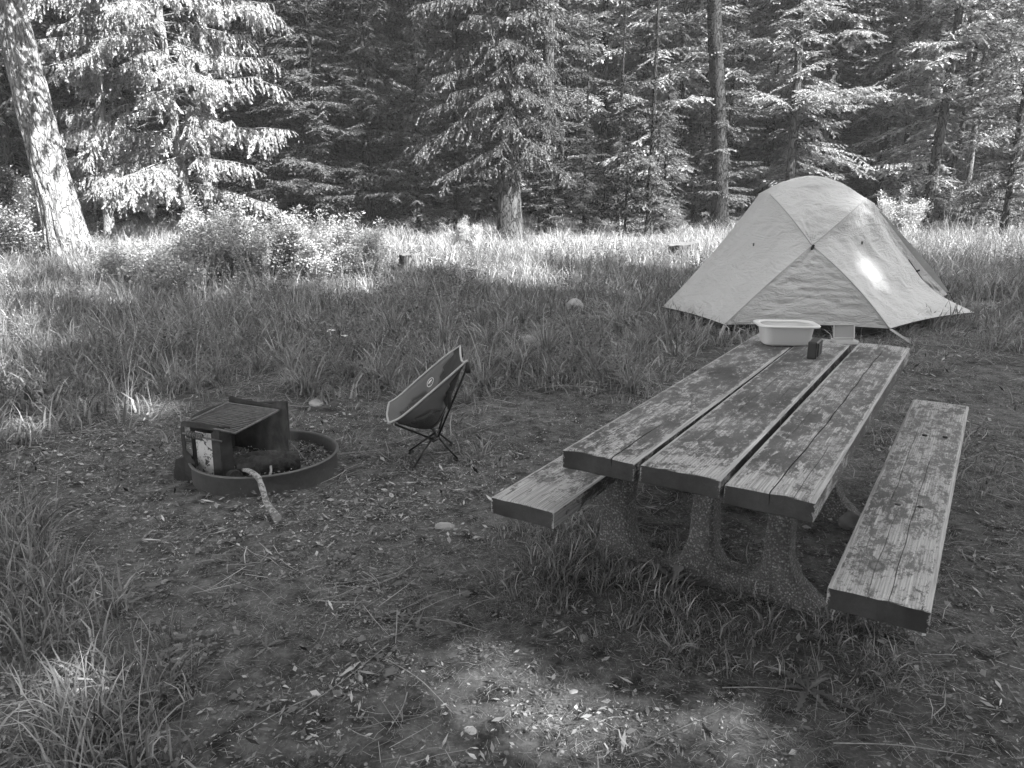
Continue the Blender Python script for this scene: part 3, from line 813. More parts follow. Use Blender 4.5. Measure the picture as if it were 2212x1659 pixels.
# flanks of the clearing, to both sides of the picture
for (x, y) in [(-13, 12), (-12, 8), (-14.5, 15), (-12.5, 4)]:
    tree('forest_conifer', TF[rt.randint(3)], x, y, rt.uniform(0, 6.28), rt.uniform(.9, 1.1), 'tall conifer in the wood behind the meadow', 'tree', 'tall conifers of the wood behind the meadow')

# the belt of tall conifers behind and to the right of the viewer: its shade covers the camp
def shade_xy(V, o=(0, 0), z=0):
    "where the sun throws the shadow of points onto the ground"
    return V[:, :2] - np.array([SUN_AZ.x, SUN_AZ.y])[None] * ((V[:, 2] - z) / math.tan(SUN_EL))[:, None]
def spot(px, py, la, lc, xyz=None):
    "gap in the crowns: ground point it lights, half length along the sun's azimuth, half width across"
    if xyz is not None:
        p = shade_xy(np.array([xyz]))[0]
    else:
        g_ = gp(px, py); p = shade_xy(np.array([[g_[0], g_[1], g_[2]]]))[0]
    return (p[0], p[1], la, lc)
GAPS = [spot(900, 1450, .30, -.085), spot(1100, 1575, .30, -.065), spot(1140, 1465, .20, -.095), spot(1300, 1535, .24, -.07), spot(1480, 1475, .14, -.08), spot(750, 1570, .14, -.10), spot(900, 1640, .2, -.09), spot(1460, 1600, .18, -.08), spot(1780, 1610, .12, -.12), spot(1640, 1640, .12, -.11),
        spot(330, 1385, .06, .06), spot(400, 1420, .04, .04), spot(545, 1310, -.08, -.11), spot(60, 1500, .08, .0), spot(40, 935, .06, -.04), spot(190, 925, .06, -.06), spot(330, 935, -.04, -.10), spot(10, 845, .05, .04), spot(330, 885, .05, -.02),
        spot(1150, 1215, .03, -.02), spot(930, 1225, .08, -.02), spot(560, 1640, .08, .0),
        spot(0, 0, -.05, -.05, (3.80, 7.86, .64)), spot(0, 0, -.10, -.07, (3.60, 7.80, .48)), spot(0, 0, -.11, -.08, (3.94, 7.8, .38)), spot(0, 0, -.11, -.09, (3.46, 7.86, .56))]
def carve(me, ox, oy, oz, rz, s_, parent_name):
    n = len(me.vertices); V = np.empty(n * 3, np.float32); me.vertices.foreach_get('co', V); V = V.reshape(-1, 3)
    c, sn = math.cos(rz), math.sin(rz)
    W_ = np.column_stack([ox + s_ * (V[:, 0] * c - V[:, 1] * sn), oy + s_ * (V[:, 0] * sn + V[:, 1] * c), oz + s_ * V[:, 2]])
    K_ = W_.reshape(-1, 4, 3).mean(1); G2 = shade_xy(K_); rem = np.zeros(len(K_), bool)
    wob = (fbm(G2 * 7, 77, 2) - .5) * .10
    for gx_, gy_, la, lc in GAPS:
        d = G2 - np.array([gx_, gy_]); al = d @ np.array([SUN_AZ.x, SUN_AZ.y]); cr = d @ np.array([-SUN_AZ.y, SUN_AZ.x])
        rem |= ((al / (la + .22)) ** 2 + (cr / (lc + .215 + wob * .8)) ** 2) < 1
    if rem.sum() < 35: return me
    keep = np.repeat(~rem, 4); V2 = V[keep]
    return mesh('crown', V2, np.arange(len(V2)).reshape(-1, 4), me.materials[0])
BELT = [conifer_parts(21, .24, 1.0, 2.6, .60, 6, .36, 1.0, 81, M['fir'], M['bark_mid'], .35, 'tall', -.02, .3, inner=.1, fat=3.6, fork=.8),
        conifer_parts(21, .24, 1.5, 2.3, .60, 6, .34, .95, 82, M['fir'], M['bark_mid'], .3, 'tall', -.02, .3, inner=.1, fat=3.6, fork=.8)]
SHADE = []
for k in range(900):
    u = rt.uniform(-2, 31); v = rt.uniform(-13, -3.4)
    if any((u - a) ** 2 + (v - b) ** 2 < 1.75 ** 2 for a, b in SHADE): continue
    if u < 1.5 and v > -5: continue
    if abs(u * .622 + v * .783 - 1.70) < .36 or abs(u * .622 + v * .783 - 8.52) < .36: continue                     # no trunk stands in the lane of the light streaks
    SHADE.append((u, v))
for (x, y) in SHADE:
    j = rt.randint(2); h_ = (9.6 + .08 * (x - 15) + (1.75 if x > 20.0 else 0) - y) / .739 * rt.uniform(.93, 1.03)
    s_ = h_ / 21; rz = rt.uniform(0, 6.28); o = empty('shade_conifer', (x, y, 0), rz, label='tall conifer of the belt that shades the camp', cat='tree', group='conifers of the belt that shades the camp')
    o.scale = (s_, s_, s_); link('trunk', BELT[j][0], o); link('crown', carve(BELT[j][1], x, y, 0, rz, s_, ''), o)
print('shade trees', len(SHADE), 'crown quads', len(BELT[0][1].polygons), len(YF[0][1].polygons), len(TF[0][1].polygons))
#PART2
# ================================================================== PART 2: the camp
def gz(x, y): return float(ground_z([[x, y]])[0])

# ------------------------------------------------------------------ picnic table
T_O = np.array([.4957, 2.1673]); T_YAW = -.5543; T_W, T_H, T_L = .7785, .76, 2.3575
tab = empty('picnic_table', (T_O[0], T_O[1], 0), T_YAW, label='weathered plank picnic table with flaking dark paint on concrete supports', cat='picnic table')
def plank(name, u0, u1, v0, v1, zt, th_, mat, seed, cracks=(), label=None, skew=0.0, dv=0.0):
    "one heavy plank: worn arrises, slight cup and twist, drying cracks cut into it"
    r = np.random.RandomState(seed); L = v1 - v0; wd = u1 - u0
    us = [-wd / 2, -wd / 2 + .003, -wd / 2 + .009, -wd / 2 + .02]
    us += list(np.linspace(-wd / 2 + .035, wd / 2 - .035, 9)) + [wd / 2 - .02, wd / 2 - .009, wd / 2 - .003, wd / 2]
    cols = []
    for u in us: cols.append((u, 0, None))
    for ci, (cu, s0, s1, dep, wid) in enumerate(cracks):
        for sgn in (-1, 0, 1): cols.append((cu, sgn, ci))
    cols.sort(key=lambda c: (c[0] + c[1] * .004))
    # keep clear of plain columns next to a crack
    cu_ = [c[0] for c in cracks]
    cols = [c for c in cols if c[2] is not None or all(abs(c[0] - q) > .012 for q in cu_)]
    vs = [0, .003, .009, .02] + list(np.linspace(.04, L - .04, 110)) + [L - .02, L - .009, L - .003, L]
    nu, nv = len(cols), len(vs)
    V = np.zeros((nv, nu, 3))
    for i, v in enumerate(vs):
        for j, (u, sg, ci) in enumerate(cols):
            z = 0.0; uu = u
            if ci is not None:
                cu, s0, s1, dep, wid = cracks[ci]
                wob = .0035 * math.sin(v * 3 + ci * 2 + seed) + .0016 * math.sin(v * 19 + ci) + .014 * (v / L - .5)
                uu = u + wob
                if s0 <= v <= s1:
                    tap = min(1, (v - s0) / .12 + (1 if s0 <= 0 else 0), (s1 - v) / .25)
                    uu += sg * wid * .5 * max(.25, tap)
                    if sg == 0: z -= dep * max(0, tap)
                else: uu += sg * .002
            e = min(wd / 2 - abs(u), v, L - v)
            z -= .0055 * max(0, 1 - e / .012) ** 2
            z += .0022 * math.cos(u / wd * PI) + .004 * math.sin(v * 1.3 + seed)
            if i < 2 or i > nv - 3: uu *= 1.0
            ragged = 0
            if v == 0 or v == L: ragged = (.006 * (vnoise(np.array([[u * 26 + 5, seed * 1.0]]), seed)[0] - .5))
            V[i, j] = (uu, v + ragged, z)
    zz = V[..., 2]; zz += (.0016 * (fbm(np.column_stack([V[..., 0].ravel() * 60, V[..., 1].ravel() * 4]), seed, 2) - .5)).reshape(zz.shape)
    mb = MB(); mb.grid(V)
    # skirt and underside
    bot = V.copy(); bot[..., 2] = -th_
    ring = [(i, 0) for i in range(nv)] + [(nv - 1, j) for j in range(1, nu)] + [(i, nu - 1) for i in range(nv - 2, -1, -1)] + [(0, j) for j in range(nu - 2, 0, -1)]
    n = len(ring); A = np.array([V[i, j] for i, j in ring]); Bm = A.copy(); Bm[:, 2] = -th_ * .5 + 0.001 * np.sin(np.arange(n)); Bb = A.copy(); Bb[:, 2] = -th_ + .004
    Cb = A.copy(); Cb[:, 2] = -th_; Cb[:, 0] *= .97; Cb[:, 1] = (Cb[:, 1] - L / 2) * .997 + L / 2
    for a_, ci in ((0, 0),):
        pass
    mb.add(np.concatenate([A, Bm, Bb, Cb]), [(k * n + i, k * n + (i + 1) % n, (k + 1) * n + (i + 1) % n, (k + 1) * n + i) for k in range(3) for i in range(n)] + [tuple(3 * n + i for i in range(n))])
    o = mb.build(name, mat, tab)
    bm = bmesh.new(); bm.from_mesh(o.data); bmesh.ops.remove_doubles(bm, verts=bm.verts, dist=.0004); bmesh.ops.recalc_face_normals(bm, faces=bm.faces); bm.to_mesh(o.data); bm.free()
    o.location = ((u0 + u1) / 2, v0, zt); o.rotation_euler = (0, 0, skew)
    if label: o['label'] = label
    return o
M['wood_top'] = woodmat('flaking_table_timber', -.02, (), half_w=.123)
M['wood_bench'] = woodmat('bare_bench_timber', .03, ((-.03, .20, .032), (-.03, 1.25, .024)), half_w=.13)
M['wood_bench_l'] = woodmat('worn_bench_timber', .06, ((-.03, .25, .02),), half_w=.13)
gap = .018; pw = (T_W - 2 * gap) / 3
crk = [[(.055, 0, .5, .03, .004), (-.05, 0, .9, .006, .0016)],
       [(-.03, .3, 1.6, .006, .0016), (.06, .9, 2.0, .005, .0014)],
       [(.012, 0, 2.3575, .045, .0036), (.07, 0, .7, .008, .0016), (-.06, .4, 1.5, .005, .0012)]]
for k in range(3):
    u0 = -T_W / 2 + k * (pw + gap)
    plank('table_plank', u0, u0 + pw, [0.0, .004, -.012][k], T_L + [.03, -.012, .0][k], T_H + [0, .002, -.001][k], .066, M['wood_top'], 60 + k, crk[k], skew=[.0, .003, -.002][k])
plank('seat_plank', T_W / 2 + .0457, T_W / 2 + .0457 + .26, .059, .059 + T_L, .482, .066, M['wood_bench'], 71, [(.03, 0, 1.5, .010, .0018), (-.02, 0, .8, .008, .0013), (-.055, .7, 1.9, .006, .0016)], 'mostly bare seat plank with large knots and long cracks')
plank('seat_plank', -T_W / 2 - .081 - .26, -T_W / 2 - .081, .097, .097 + T_L, .482, .066, M['wood_bench_l'], 72, [(-.04, 0, 1.0, .006, .0016)], 'seat plank on the far side of the table')
def support(v):
    out = []
    # outline (u, z) of the concrete end frame: two table legs, two seat legs, arches and spreading feet between them
    out += [(-.68, -.06), (-.67, .03), (-.62, .06), (-.600, .12), (-.585, .30), (-.60, .414), (-.46, .414), (-.475, .28), (-.455, .15), (-.40, .085), (-.31, .075), (-.235, .12), (-.20, .22), (-.19, .45), (-.20, .64)]
    out += [(-.36, .67), (-.36, .722), (.36, .722), (.36, .67), (.20, .64), (.19, .45), (.20, .22), (.24, .13), (.32, .06), (.44, .03), (.47, .10), (.478, .28), (.46, .414), (.60, .414), (.588, .30), (.60, .12), (.63, .05), (.69, .02), (.69, -.06)]
    mb = MB()
    # the frame minus the window between the two table legs: built as two halves round it
    win = [(.0, .115), (.06, .12), (.095, .18), (.108, .45), (.108, .64), (-.108, .64), (-.108, .45), (-.095, .18), (-.06, .12)]
    bm = bmesh.new()
    vo = [bm.verts.new((u, 0, z)) for u, z in out]; vi = [bm.verts.new((u, 0, z)) for u, z in win]
    eo = [bm.edges.new((vo[i], vo[(i + 1) % len(vo)])) for i in range(len(vo))]
    ei = [bm.edges.new((vi[i], vi[(i + 1) % len(vi)])) for i in range(len(vi))]
    bmesh.ops.triangle_fill(bm, edges=eo + ei, use_beauty=True, use_dissolve=False)
    r = bmesh.ops.extrude_face_region(bm, geom=bm.faces[:])
    bmesh.ops.translate(bm, verts=[g_ for g_ in r['geom'] if isinstance(g_, bmesh.types.BMVert)], vec=(0, .125, 0))
    bmesh.ops.translate(bm, verts=bm.verts, vec=(0, -.0625, 0))
    bmesh.ops.recalc_face_normals(bm, faces=bm.faces)
    me = bpy.data.meshes.new('concrete_support'); bm.to_mesh(me); bm.free(); me.materials.append(M['concrete'])
    o = link('concrete_support', me, tab); o.location = (0, v, -.03)
    md = o.modifiers.new('bevel', 'BEVEL'); md.width = .018; md.segments = 3; md.limit_method = 'ANGLE'; md.angle_limit = .5
    me.polygons.foreach_set('use_smooth', [True] * len(me.polygons))
support(.80); support(T_L - .62)
for (u, v, z) in [(T_W / 2 + .0457 + .10, .80, .482), (T_W / 2 + .0457 + .17, .82, .482), (T_W / 2 + .0457 + .11, T_L - .62, .482), (T_W / 2 + .0457 + .19, T_L - .6, .482),
                  (-T_W / 2 - .15, .80, .482)]:
    mb = MB(); mb.tube([(0, 0, -.008), (0, 0, .002), (0, 0, .0035)], [.011, .011, .008], 10); o = mb.build('bolt', M['bolt'], tab, True); o.location = (u, v, z + .002)

# ------------------------------------------------------------------ things on the table
def rr_outline(hx, hy, r, n=6):
    P = []
    for cx_, cy_, a0 in ((hx - r, hy - r, 0), (-hx + r, hy - r, 90), (-hx + r, -hy + r, 180), (hx - r, -hy + r, 270)):
        for k in range(n + 1):
            a = math.radians(a0 + 90 * k / n); P.append((cx_ + r * math.cos(a), cy_ + r * math.sin(a)))
    return P
def loft(sections, name, mat, parent, cap=True, smooth=True):
    "sections: list of (hx, hy, r, z)"
    mb = MB(); n = len(rr_outline(1, 1, .5)); V = []
    for hx, hy, r, z in sections: V += [(x, y, z) for x, y in rr_outline(hx, hy, r)]
    F_ = [(i * n + k, i * n + (k + 1) % n, (i + 1) * n + (k + 1) % n, (i + 1) * n + k) for i in range(len(sections) - 1) for k in range(n)]
    F_.append(tuple((len(sections) - 1) * n + k for k in range(n)))
    if cap: F_.append(tuple(range(n))[::-1])
    mb.add(V, F_); return mb.build(name, mat, parent, smooth)
bas = empty('wash_basin', (1.447, 4.055, .763), -.06, label='white rectangular plastic wash basin with rolled rim at the far end of the table', cat='wash basin')
loft([(.108, .060, .035, .0), (.116, .067, .04, .004), (.121, .072, .042, .012), (.134, .084, .05, .098), (.1345, .0845, .05, .1005), (.131, .0815, .048, .1005), (.118, .069, .04, .016), (.108, .060, .035, .010)], 'basin_body', M['basin'], bas)
mb = MB(); n = len(rr_outline(1, 1, .5)); V = []
for hx, hy, z in ((.134, .084, .096), (.158, .106, .1), (.160, .108, .106), (.157, .105, .111), (.136, .086, .110), (.130, .080, .103)): V += [(x, y, z) for x, y in rr_outline(hx, hy, .055)]
mb.add(V, [(i * n + k, i * n + (k + 1) % n, ((i + 1) % 6) * n + (k + 1) % n, ((i + 1) % 6) * n + k) for i in range(6) for k in range(n)])
mb.build('rim', M['basin'], bas, True)

dv = empty('speaker', (1.478, 3.722, .763), math.atan2(.123, .075) - PI / 2, label='small black box shaped portable speaker standing near the white basin', cat='speaker')
mb = MB(); mb.box((0, 0, .044), (.044, .135, .088)); mb.build('case', M['black'], dv, bevel=.008, seg=3)
mb = MB(); mb.box((.0235, .002, .046), (.004, .105, .066)); mb.build('grille', M['black_soft'], dv, bevel=.0015)
mb = MB(); mb.box((.0262, -.035, .046), (.004, .016, .060)); mb.build('strap', M['black'], dv, bevel=.0015)

bx = empty('open_lid_box', (1.772, 4.072, .763), -.03, label='small translucent plastic box with its lid propped open at the far end of the table', cat='plastic box')
mb = MB()
mb.box((0, 0, .0025), (.115, .075, .004)); mb.box((0, -.037, .011), (.115, .003, .018)); mb.box((0, .037, .011), (.115, .003, .018)); mb.box((-.0575, 0, .011), (.003, .077, .018)); mb.box((.0575, 0, .011), (.003, .077, .018))
mb.build('base', M['tub'], bx, bevel=.001)
mb = MB(); R_ = np.array(Matrix.Rotation(math.radians(-14), 3, 'X'))
def lidp(c): return np.array([0, .040, .02]) + R_ @ np.array(c)
mb.box(lidp((.01, 0, .036)), (.105, .0025, .072), R_); mb.build('lid', M['tub_lid'], bx, bevel=.0008); mb = MB()
for c, d in (((.01, -.004, .071), (.11, .010, .003)), ((.01, -.004, .001), (.11, .010, .003)), ((-.044, -.004, .036), (.003, .010, .072)), ((.064, -.004, .036), (.003, .010, .072)), ((.012, -.004, .076), (.04, .008, .005))):
    mb.box(lidp(c), d, R_)
mb.build('lid_rim', M['tub'], bx, bevel=.0008)

# ------------------------------------------------------------------ tent
tent = empty('dome_tent', (2.048, 7.411, .16), 0, label='pale dome tent with crossed poles and side vestibules at the edge of the meadow', cat='tent')
ta = np.array([.996, -.091, 0]); tb_ = np.array([.091, .996, 0])
def tl(a_, b_, z): return ta * a_ + tb_ * b_ + np.array([0, 0, z - .16])
K = dict(NL=(0, 0, .262), NR=(1.535, 0, .255), L=(-.50, 1.0, .27), X=(.845, .35, .998), TL=(.495, .75, 1.475), TR=(1.44, .75, 1.44), R=(2.76, 1.0, .27),
         XB=(.845, 1.75, 1.0), TLB=(.495, 1.28, 1.47), TRB=(1.44, 1.28, 1.43), NLB=(0, 2.1, .30), NRB=(1.535, 2.1, .30), V=(2.68, 1.46, .42), S=(1.645, .97, 1.335), SB=(1.69, 1.12, 1.33))
K = {k: tl(*v) for k, v in K.items()}
def bez(p, q, off=(0, 0, 0), n=25):
    p, q, off = np.array(p), np.array(q), np.array(off, float); t = np.linspace(0, 1, n)[:, None]
    c = (p + q) / 2 + off * 2
    return (1 - t) ** 2 * p + 2 * t * (1 - t) * c + t * t * q
def through(pts, n=25):
    pts = [np.array(p) for p in pts]; L = np.concatenate([[0], np.cumsum([np.linalg.norm(b - a) for a, b in zip(pts, pts[1:])])]); L /= L[-1]
    Pp = [2 * pts[0] - pts[1]] + pts + [2 * pts[-1] - pts[-2]]; out = []
    for t in np.linspace(0, 1, n):
        i = min(max(np.searchsorted(L, t) - 1, 0), len(pts) - 2); u = (t - L[i]) / (L[i + 1] - L[i])
        p0, p1, p2, p3 = Pp[i:i + 4]
        out.append(.5 * ((2 * p1) + (-p0 + p2) * u + (2 * p0 - 5 * p1 + 4 * p2 - p3) * u * u + (-p0 + 3 * p1 - 3 * p2 + p3) * u ** 3))
    return np.array(out)
def resamp(C_, n):
    t = np.linspace(0, len(C_) - 1, n); i = np.clip(t.astype(int), 0, len(C_) - 2); f = (t - i)[:, None]
    return C_[i] * (1 - f) + C_[i + 1] * f
def coons(c0, c1, d0, d1, sag=0.0, wr=.006, seed=1, n=44, dirn=None, stretch=(9, 9)):
    "c0, c1: the two u curves (v = 0, 1); d0, d1: the two v curves (u = 0, 1)"
    c0, c1, d0, d1 = [resamp(c, n) for c in (c0, c1, d0, d1)]
    u = np.linspace(0, 1, n)[None, :, None]; v = np.linspace(0, 1, n)[:, None, None]
    S = (1 - v) * c0[None] + v * c1[None] + (1 - u) * d0[:, None] + u * d1[:, None]
    S = S - ((1 - u) * (1 - v) * c0[0] + u * (1 - v) * c0[-1] + (1 - u) * v * c1[0] + u * v * c1[-1])
    N = np.cross(np.gradient(S, axis=1), np.gradient(S, axis=0)); N /= np.linalg.norm(N, axis=2, keepdims=True) + 1e-9
    cen = np.array(tl(.97, 1.0, .6)); s = np.sign(((S.mean((0, 1)) - cen) * N.mean((0, 1))).sum()) or 1
    e = (np.sin(np.linspace(0, PI, n))[None, :] * np.sin(np.linspace(0, PI, n))[:, None])
    uu, vv = np.meshgrid(np.linspace(0, 1, n), np.linspace(0, 1, n))
    q = np.column_stack([uu.ravel() * stretch[0], vv.ravel() * stretch[1]])
    wn = (1 - np.abs(2 * fbm(q, seed, 3) - 1)).reshape(n, n) - .75
    return S + (N * s) * ((-sag * e + wr * wn * np.minimum(1, e * 4) * 6)[..., None])
panels = []
e_TLX = bez(K['TL'], K['X'], (-.02, -.04, .03)); e_XNL = bez(K['X'], K['NL'], (.0, -.05, .035)); e_XNR = bez(K['X'], K['NR'], (.0, -.05, .035))
e_TRX = bez(K['TR'], K['X'], (.02, -.04, .03)); e_NLL = bez(K['NL'], K['L'], (.02, 0, .012)); e_TLL = bez(K['TL'], K['L'], (.03, 0, -.015))
e_NLNR = bez(K['NL'], K['NR'], (0, .02, .018)); e_top = through([K['TL'], tl(.72, .83, 1.575), tl(.97, .86, 1.618), tl(1.22, .83, 1.56), K['TR']])
e_topB = through([K['TLB'], tl(.72, 1.18, 1.575), tl(.97, 1.15, 1.618), tl(1.22, 1.18, 1.56), K['TRB']])
e_TRR = through([K['TR'], K['S'], tl(1.80, 1.0, 1.06), tl(2.02, 1.0, .80), tl(2.32, 1.0, .49), K['R']])
e_NRR = bez(K['NR'], K['R'], (0, .03, .02))
z0 = lambda k: np.repeat(K[k][None], 25, 0)
fly = [ (coons(e_TLX, resamp(e_TLL, 25), z0('TL'), through([K['X'], e_XNL[12], K['NL']] ) , 0, 0, 1), 0) ]
fly = []
# left front panel: TL-X / L-NL
fly.append((coons(e_TLX, e_NLL[::-1], e_TLL, e_XNL, .03, .007, 2, stretch=(4, 2.5)), 0))
# low middle panel: X / NL-NR
fly.append((coons(z0('X'), e_NLNR, e_XNL, e_XNR, .03, .006, 3, stretch=(3.5, 10)), 1))
# top facet: X / TL-TR
fly.append((coons(z0('X'), e_top, e_TLX[::-1], e_TRX[::-1], .02, .005, 4, stretch=(4, 6)), 0))
# right front panel: X-TR / NR-R
fly.append((coons(e_TRX[::-1], e_NRR, e_XNR, e_TRR, .04, .008, 5, stretch=(4, 3)), 0))
# crown strip
e_tl = bez(K['TL'], K['TLB'], (-.02, 0, .02)); e_tr = bez(K['TR'], K['TRB'], (.02, 0, .02))
fly.append((coons(e_top, e_topB, e_tl, e_tr, -.02, .004, 6), 0))
# the back, mirrored
b_TLX = bez(K['TLB'], K['XB'], (-.02, .04, .03)); b_XNL = bez(K['XB'], K['NLB'], (0, .05, .035)); b_XNR = bez(K['XB'], K['NRB'], (0, .05, .035)); b_TRX = bez(K['TRB'], K['XB'], (.02, .04, .03))
b_TLL = bez(K['TLB'], K['L'], (.03, 0, -.015)); b_NLL = bez(K['NLB'], K['L'])
fly.append((coons(b_TLX, b_NLL[::-1], b_TLL, b_XNL, .03, .006, 7), 0))
fly.append((coons(z0('XB'), bez(K['NLB'], K['NRB']), b_XNL, b_XNR, .03, .006, 8), 1))
fly.append((coons(z0('XB'), e_topB, b_TLX[::-1], b_TRX[::-1], .02, .005, 9), 0))
fly.append((coons(z0('L'), e_tl, e_TLL[::-1], b_TLL[::-1], .02, .004, 10), 0))
e_TRV = through([K['TRB'], K['SB'], tl(2.05, 1.25, 1.03), tl(2.42, 1.38, .70), K['V']])
fly.append((coons(b_TRX[::-1], bez(K['NRB'], K['V'], (0, 0, .0)), b_XNR, e_TRV, .03, .006, 11), 0))
mb = MB()
for P, mi in fly: mb.grid(P, mi)
o = mb.build('rainfly', [M['fly'], M['fly_mid']], tent, True)
bm = bmesh.new(); bm.from_mesh(o.data); bmesh.ops.remove_doubles(bm, verts=bm.verts, dist=.0008); bmesh.ops.recalc_face_normals(bm, faces=bm.faces); bm.to_mesh(o.data); bm.free()
# short awning over the top of the door, between front and back stub
mb = MB(); mb.grid(coons(e_tr, bez(K['S'], K['SB'], (.02, 0, .01)), e_TRR[:4], e_TRV[:4], 0, .002, 12, n=12)); mb.build('door_awning', M['fly'], tent, True)
# rolled back far door flap: the underside catches the light
mb = MB(); fl0 = through([K['SB'], tl(2.02, 1.20, .98), tl(2.33, 1.32, .68), tl(2.66, 1.44, .40)]); fl1 = through([tl(1.70, 1.06, 1.30), tl(1.86, 1.08, .95), tl(2.12, 1.16, .60), tl(2.50, 1.34, .36)])
mb.grid(coons(fl0, fl1, bez(fl0[0], fl1[0]), bez(fl0[-1], fl1[-1]), .02, .004, 13, n=20)); mb.build('door_flap', M['fly'], tent, True)
for c in (e_TLX, e_XNL, e_XNR, e_TRX, b_TLX, b_XNL, b_XNR, b_TRX):
    cen = tl(.97, 1.0, .5); P = [p + (p - cen) / np.linalg.norm(p - cen) * .002 for p in c]
    MB().tube(P, .0055, 6).build('pole_sleeve', M['fly_plain'], tent, True)
for c in (e_NLL, e_NLNR, e_NRR):
    MB().tube([p + np.array([0, -.002, -.004]) for p in c], .005, 5).build('hem', M['chair_dark'], tent, True)
# inner tent: dark tub floor and pale body
mb = MB()
def ringz(z, ins, top=False): return [tl(a_, b_, z) for a_, b_ in ((.04 + ins, .18 + ins), (1.5 - ins, .18 + ins), (1.62 - ins, 1.0), (1.5 - ins, 1.95 - ins), (.04 + ins, 1.95 - ins), (-.08 + ins, 1.0))]
V = np.array(ringz(.14, .0) + ringz(.20, .0) + ringz(.30, .14)); n = 6
mb.add(V, [(i * n + k, i * n + (k + 1) % n, (i + 1) * n + (k + 1) % n, (i + 1) * n + k) for i in range(2) for k in range(n)] + [tuple(range(6))])
mb.build('tub_floor', M['tub_dark'], tent, bevel=.01)
mb = MB(); V = np.array(ringz(.30, .14) + ringz(.78, .50) + ringz(1.15, .62))
mb.add(V, [(i * n + k, i * n + (k + 1) % n, (i + 1) * n + (k + 1) % n, (i + 1) * n + k) for i in range(2) for k in range(n)] + [tuple(range(12, 18))])
mb.build('inner_body', M['fly_in'], tent, True)
def strap(p, q, w_=.012):
    p, q = np.array(p), np.array(q); s_ = np.array([w_, 0, 0]); MB().add([p - s_, p + s_, q + s_, q - s_], [(0, 1, 2, 3)]).build('guy_strap', M['web'], tent, solid=.003)
for k, off in (('NL', (-.10, -.16)), ('NR', (.15, -.16))):
    p = K[k] + np.array([0, 0, -.003]); q = p + np.array([off[0], off[1], 0]); q[2] = hz(2.05 + q[0], 7.41 + q[1]) - .16 + .01
    strap(p, q); strap(p + np.array([.02, .01, 0]), q + np.array([.03, .02, 0]), .006)
    MB().tube([q + np.array([-.01, .01, .03]), q + np.array([.02, -.02, -.06])], .004, 5).build('stake', M['pole'], tent)
for k, off in (('L', (-.12, -.02)), ('R', (.14, -.04)), ('V', (.10, -.10))):
    p = K[k]; q = p + np.array([off[0], off[1], 0]); q[2] = hz(2.05 + q[0], 7.41 + q[1]) - .16
    MB().tube([p, q], .0035, 5).build('guy_line', M['pole'], tent)
    MB().tube([q + np.array([-.02, 0, .03]), q + np.array([.01, 0, -.05])], .004, 5).build('stake', M['pole'], tent)
MB().tube([tl(2.10, 1.20, .80), tl(2.40, 1.18, .42), tl(2.52, 1.18, .22)], .005, 5).build('guy_line', M['pole'], tent)
MB().tube([tl(2.16, 1.2, .66), tl(2.22, 1.17, .69)], .009, 5).build('toggle', M['pole'], tent)
p = K['X']; mb = MB(); mb.box(p + np.array([.0, -.02, -.015]), (.022, .02, .055), np.array(Matrix.Rotation(.3, 3, 'Y'))); mb.build('pole_clip', M['tub_dark'], tent, bevel=.004)
for (a_, b_, z) in ((.28, .50, 1.02), (1.45, .48, 1.0)):
    pp = tl(a_, b_, z)
def on_panel(P, u, v): return P[int(v * (P.shape[0] - 1)), int(u * (P.shape[1] - 1))]
for P, u, v in ((fly[0][0], .35, .33), (fly[3][0], .55, .30)):
    q = on_panel(P, u, v); MB().box(q + np.array([0, -.008, 0]), (.014, .012, .03)).build('vent_tab', M['chair_grey'], tent, bevel=.002)

# ------------------------------------------------------------------ fire ring
RC = np.array([-1.388, 4.13, 0]); RR = .392; RH = .115
fr = empty('fire_ring', tuple(RC), 0, label='round rusty steel fire ring with a raised barred grate and smoke', cat='fire pit')
nr = 96; V = []; prof = [(RR, -.05), (RR, RH - .012), (RR + .008, RH - .006), (RR + .011, RH + .002), (RR + .007, RH + .006), (RR - .004, RH + .006), (RR - .008, RH - .004), (RR - .008, -.03)]
for k in range(nr):
    a = 2 * PI * k / nr; j = .004 * math.sin(3 * a + 1)
    V += [((r + j) * math.cos(a), (r + j) * math.sin(a), z) for r, z in prof]
npf = len(prof); Fq = [(k * npf + i, ((k + 1) % nr) * npf + i, ((k + 1) % nr) * npf + i + 1, k * npf + i + 1) for k in range(nr) for i in range(npf - 1)]
MB().add(V, Fq).build('ring', M['ring'], fr, True)
def fp(x, y, z): return np.array([x, y, z]) - RC
G_ = dict(FL=fp(-1.66, 4.36, .335), FR=fp(-1.32, 4.215, .335), NR=fp(-1.42, 3.80, .335), NL=fp(-1.745, 3.985, .335))
nb_ = 17
MB().tube([G_['NL'], G_['FL'], G_['FR'], G_['NR'], G_['NL']], .0075, 8).build('grate_frame', M['iron'], fr, True)
for k in range(1, nb_):
    t = k / nb_; p = G_['FL'] * (1 - t) + G_['NL'] * t; q = G_['FR'] * (1 - t) + G_['NR'] * t
    MB().tube([p, (p + q) / 2 + np.array([0, 0, random.uniform(-.002, .001)]), q], .0044, 7).build('grate_bar', M['iron'], fr, True)
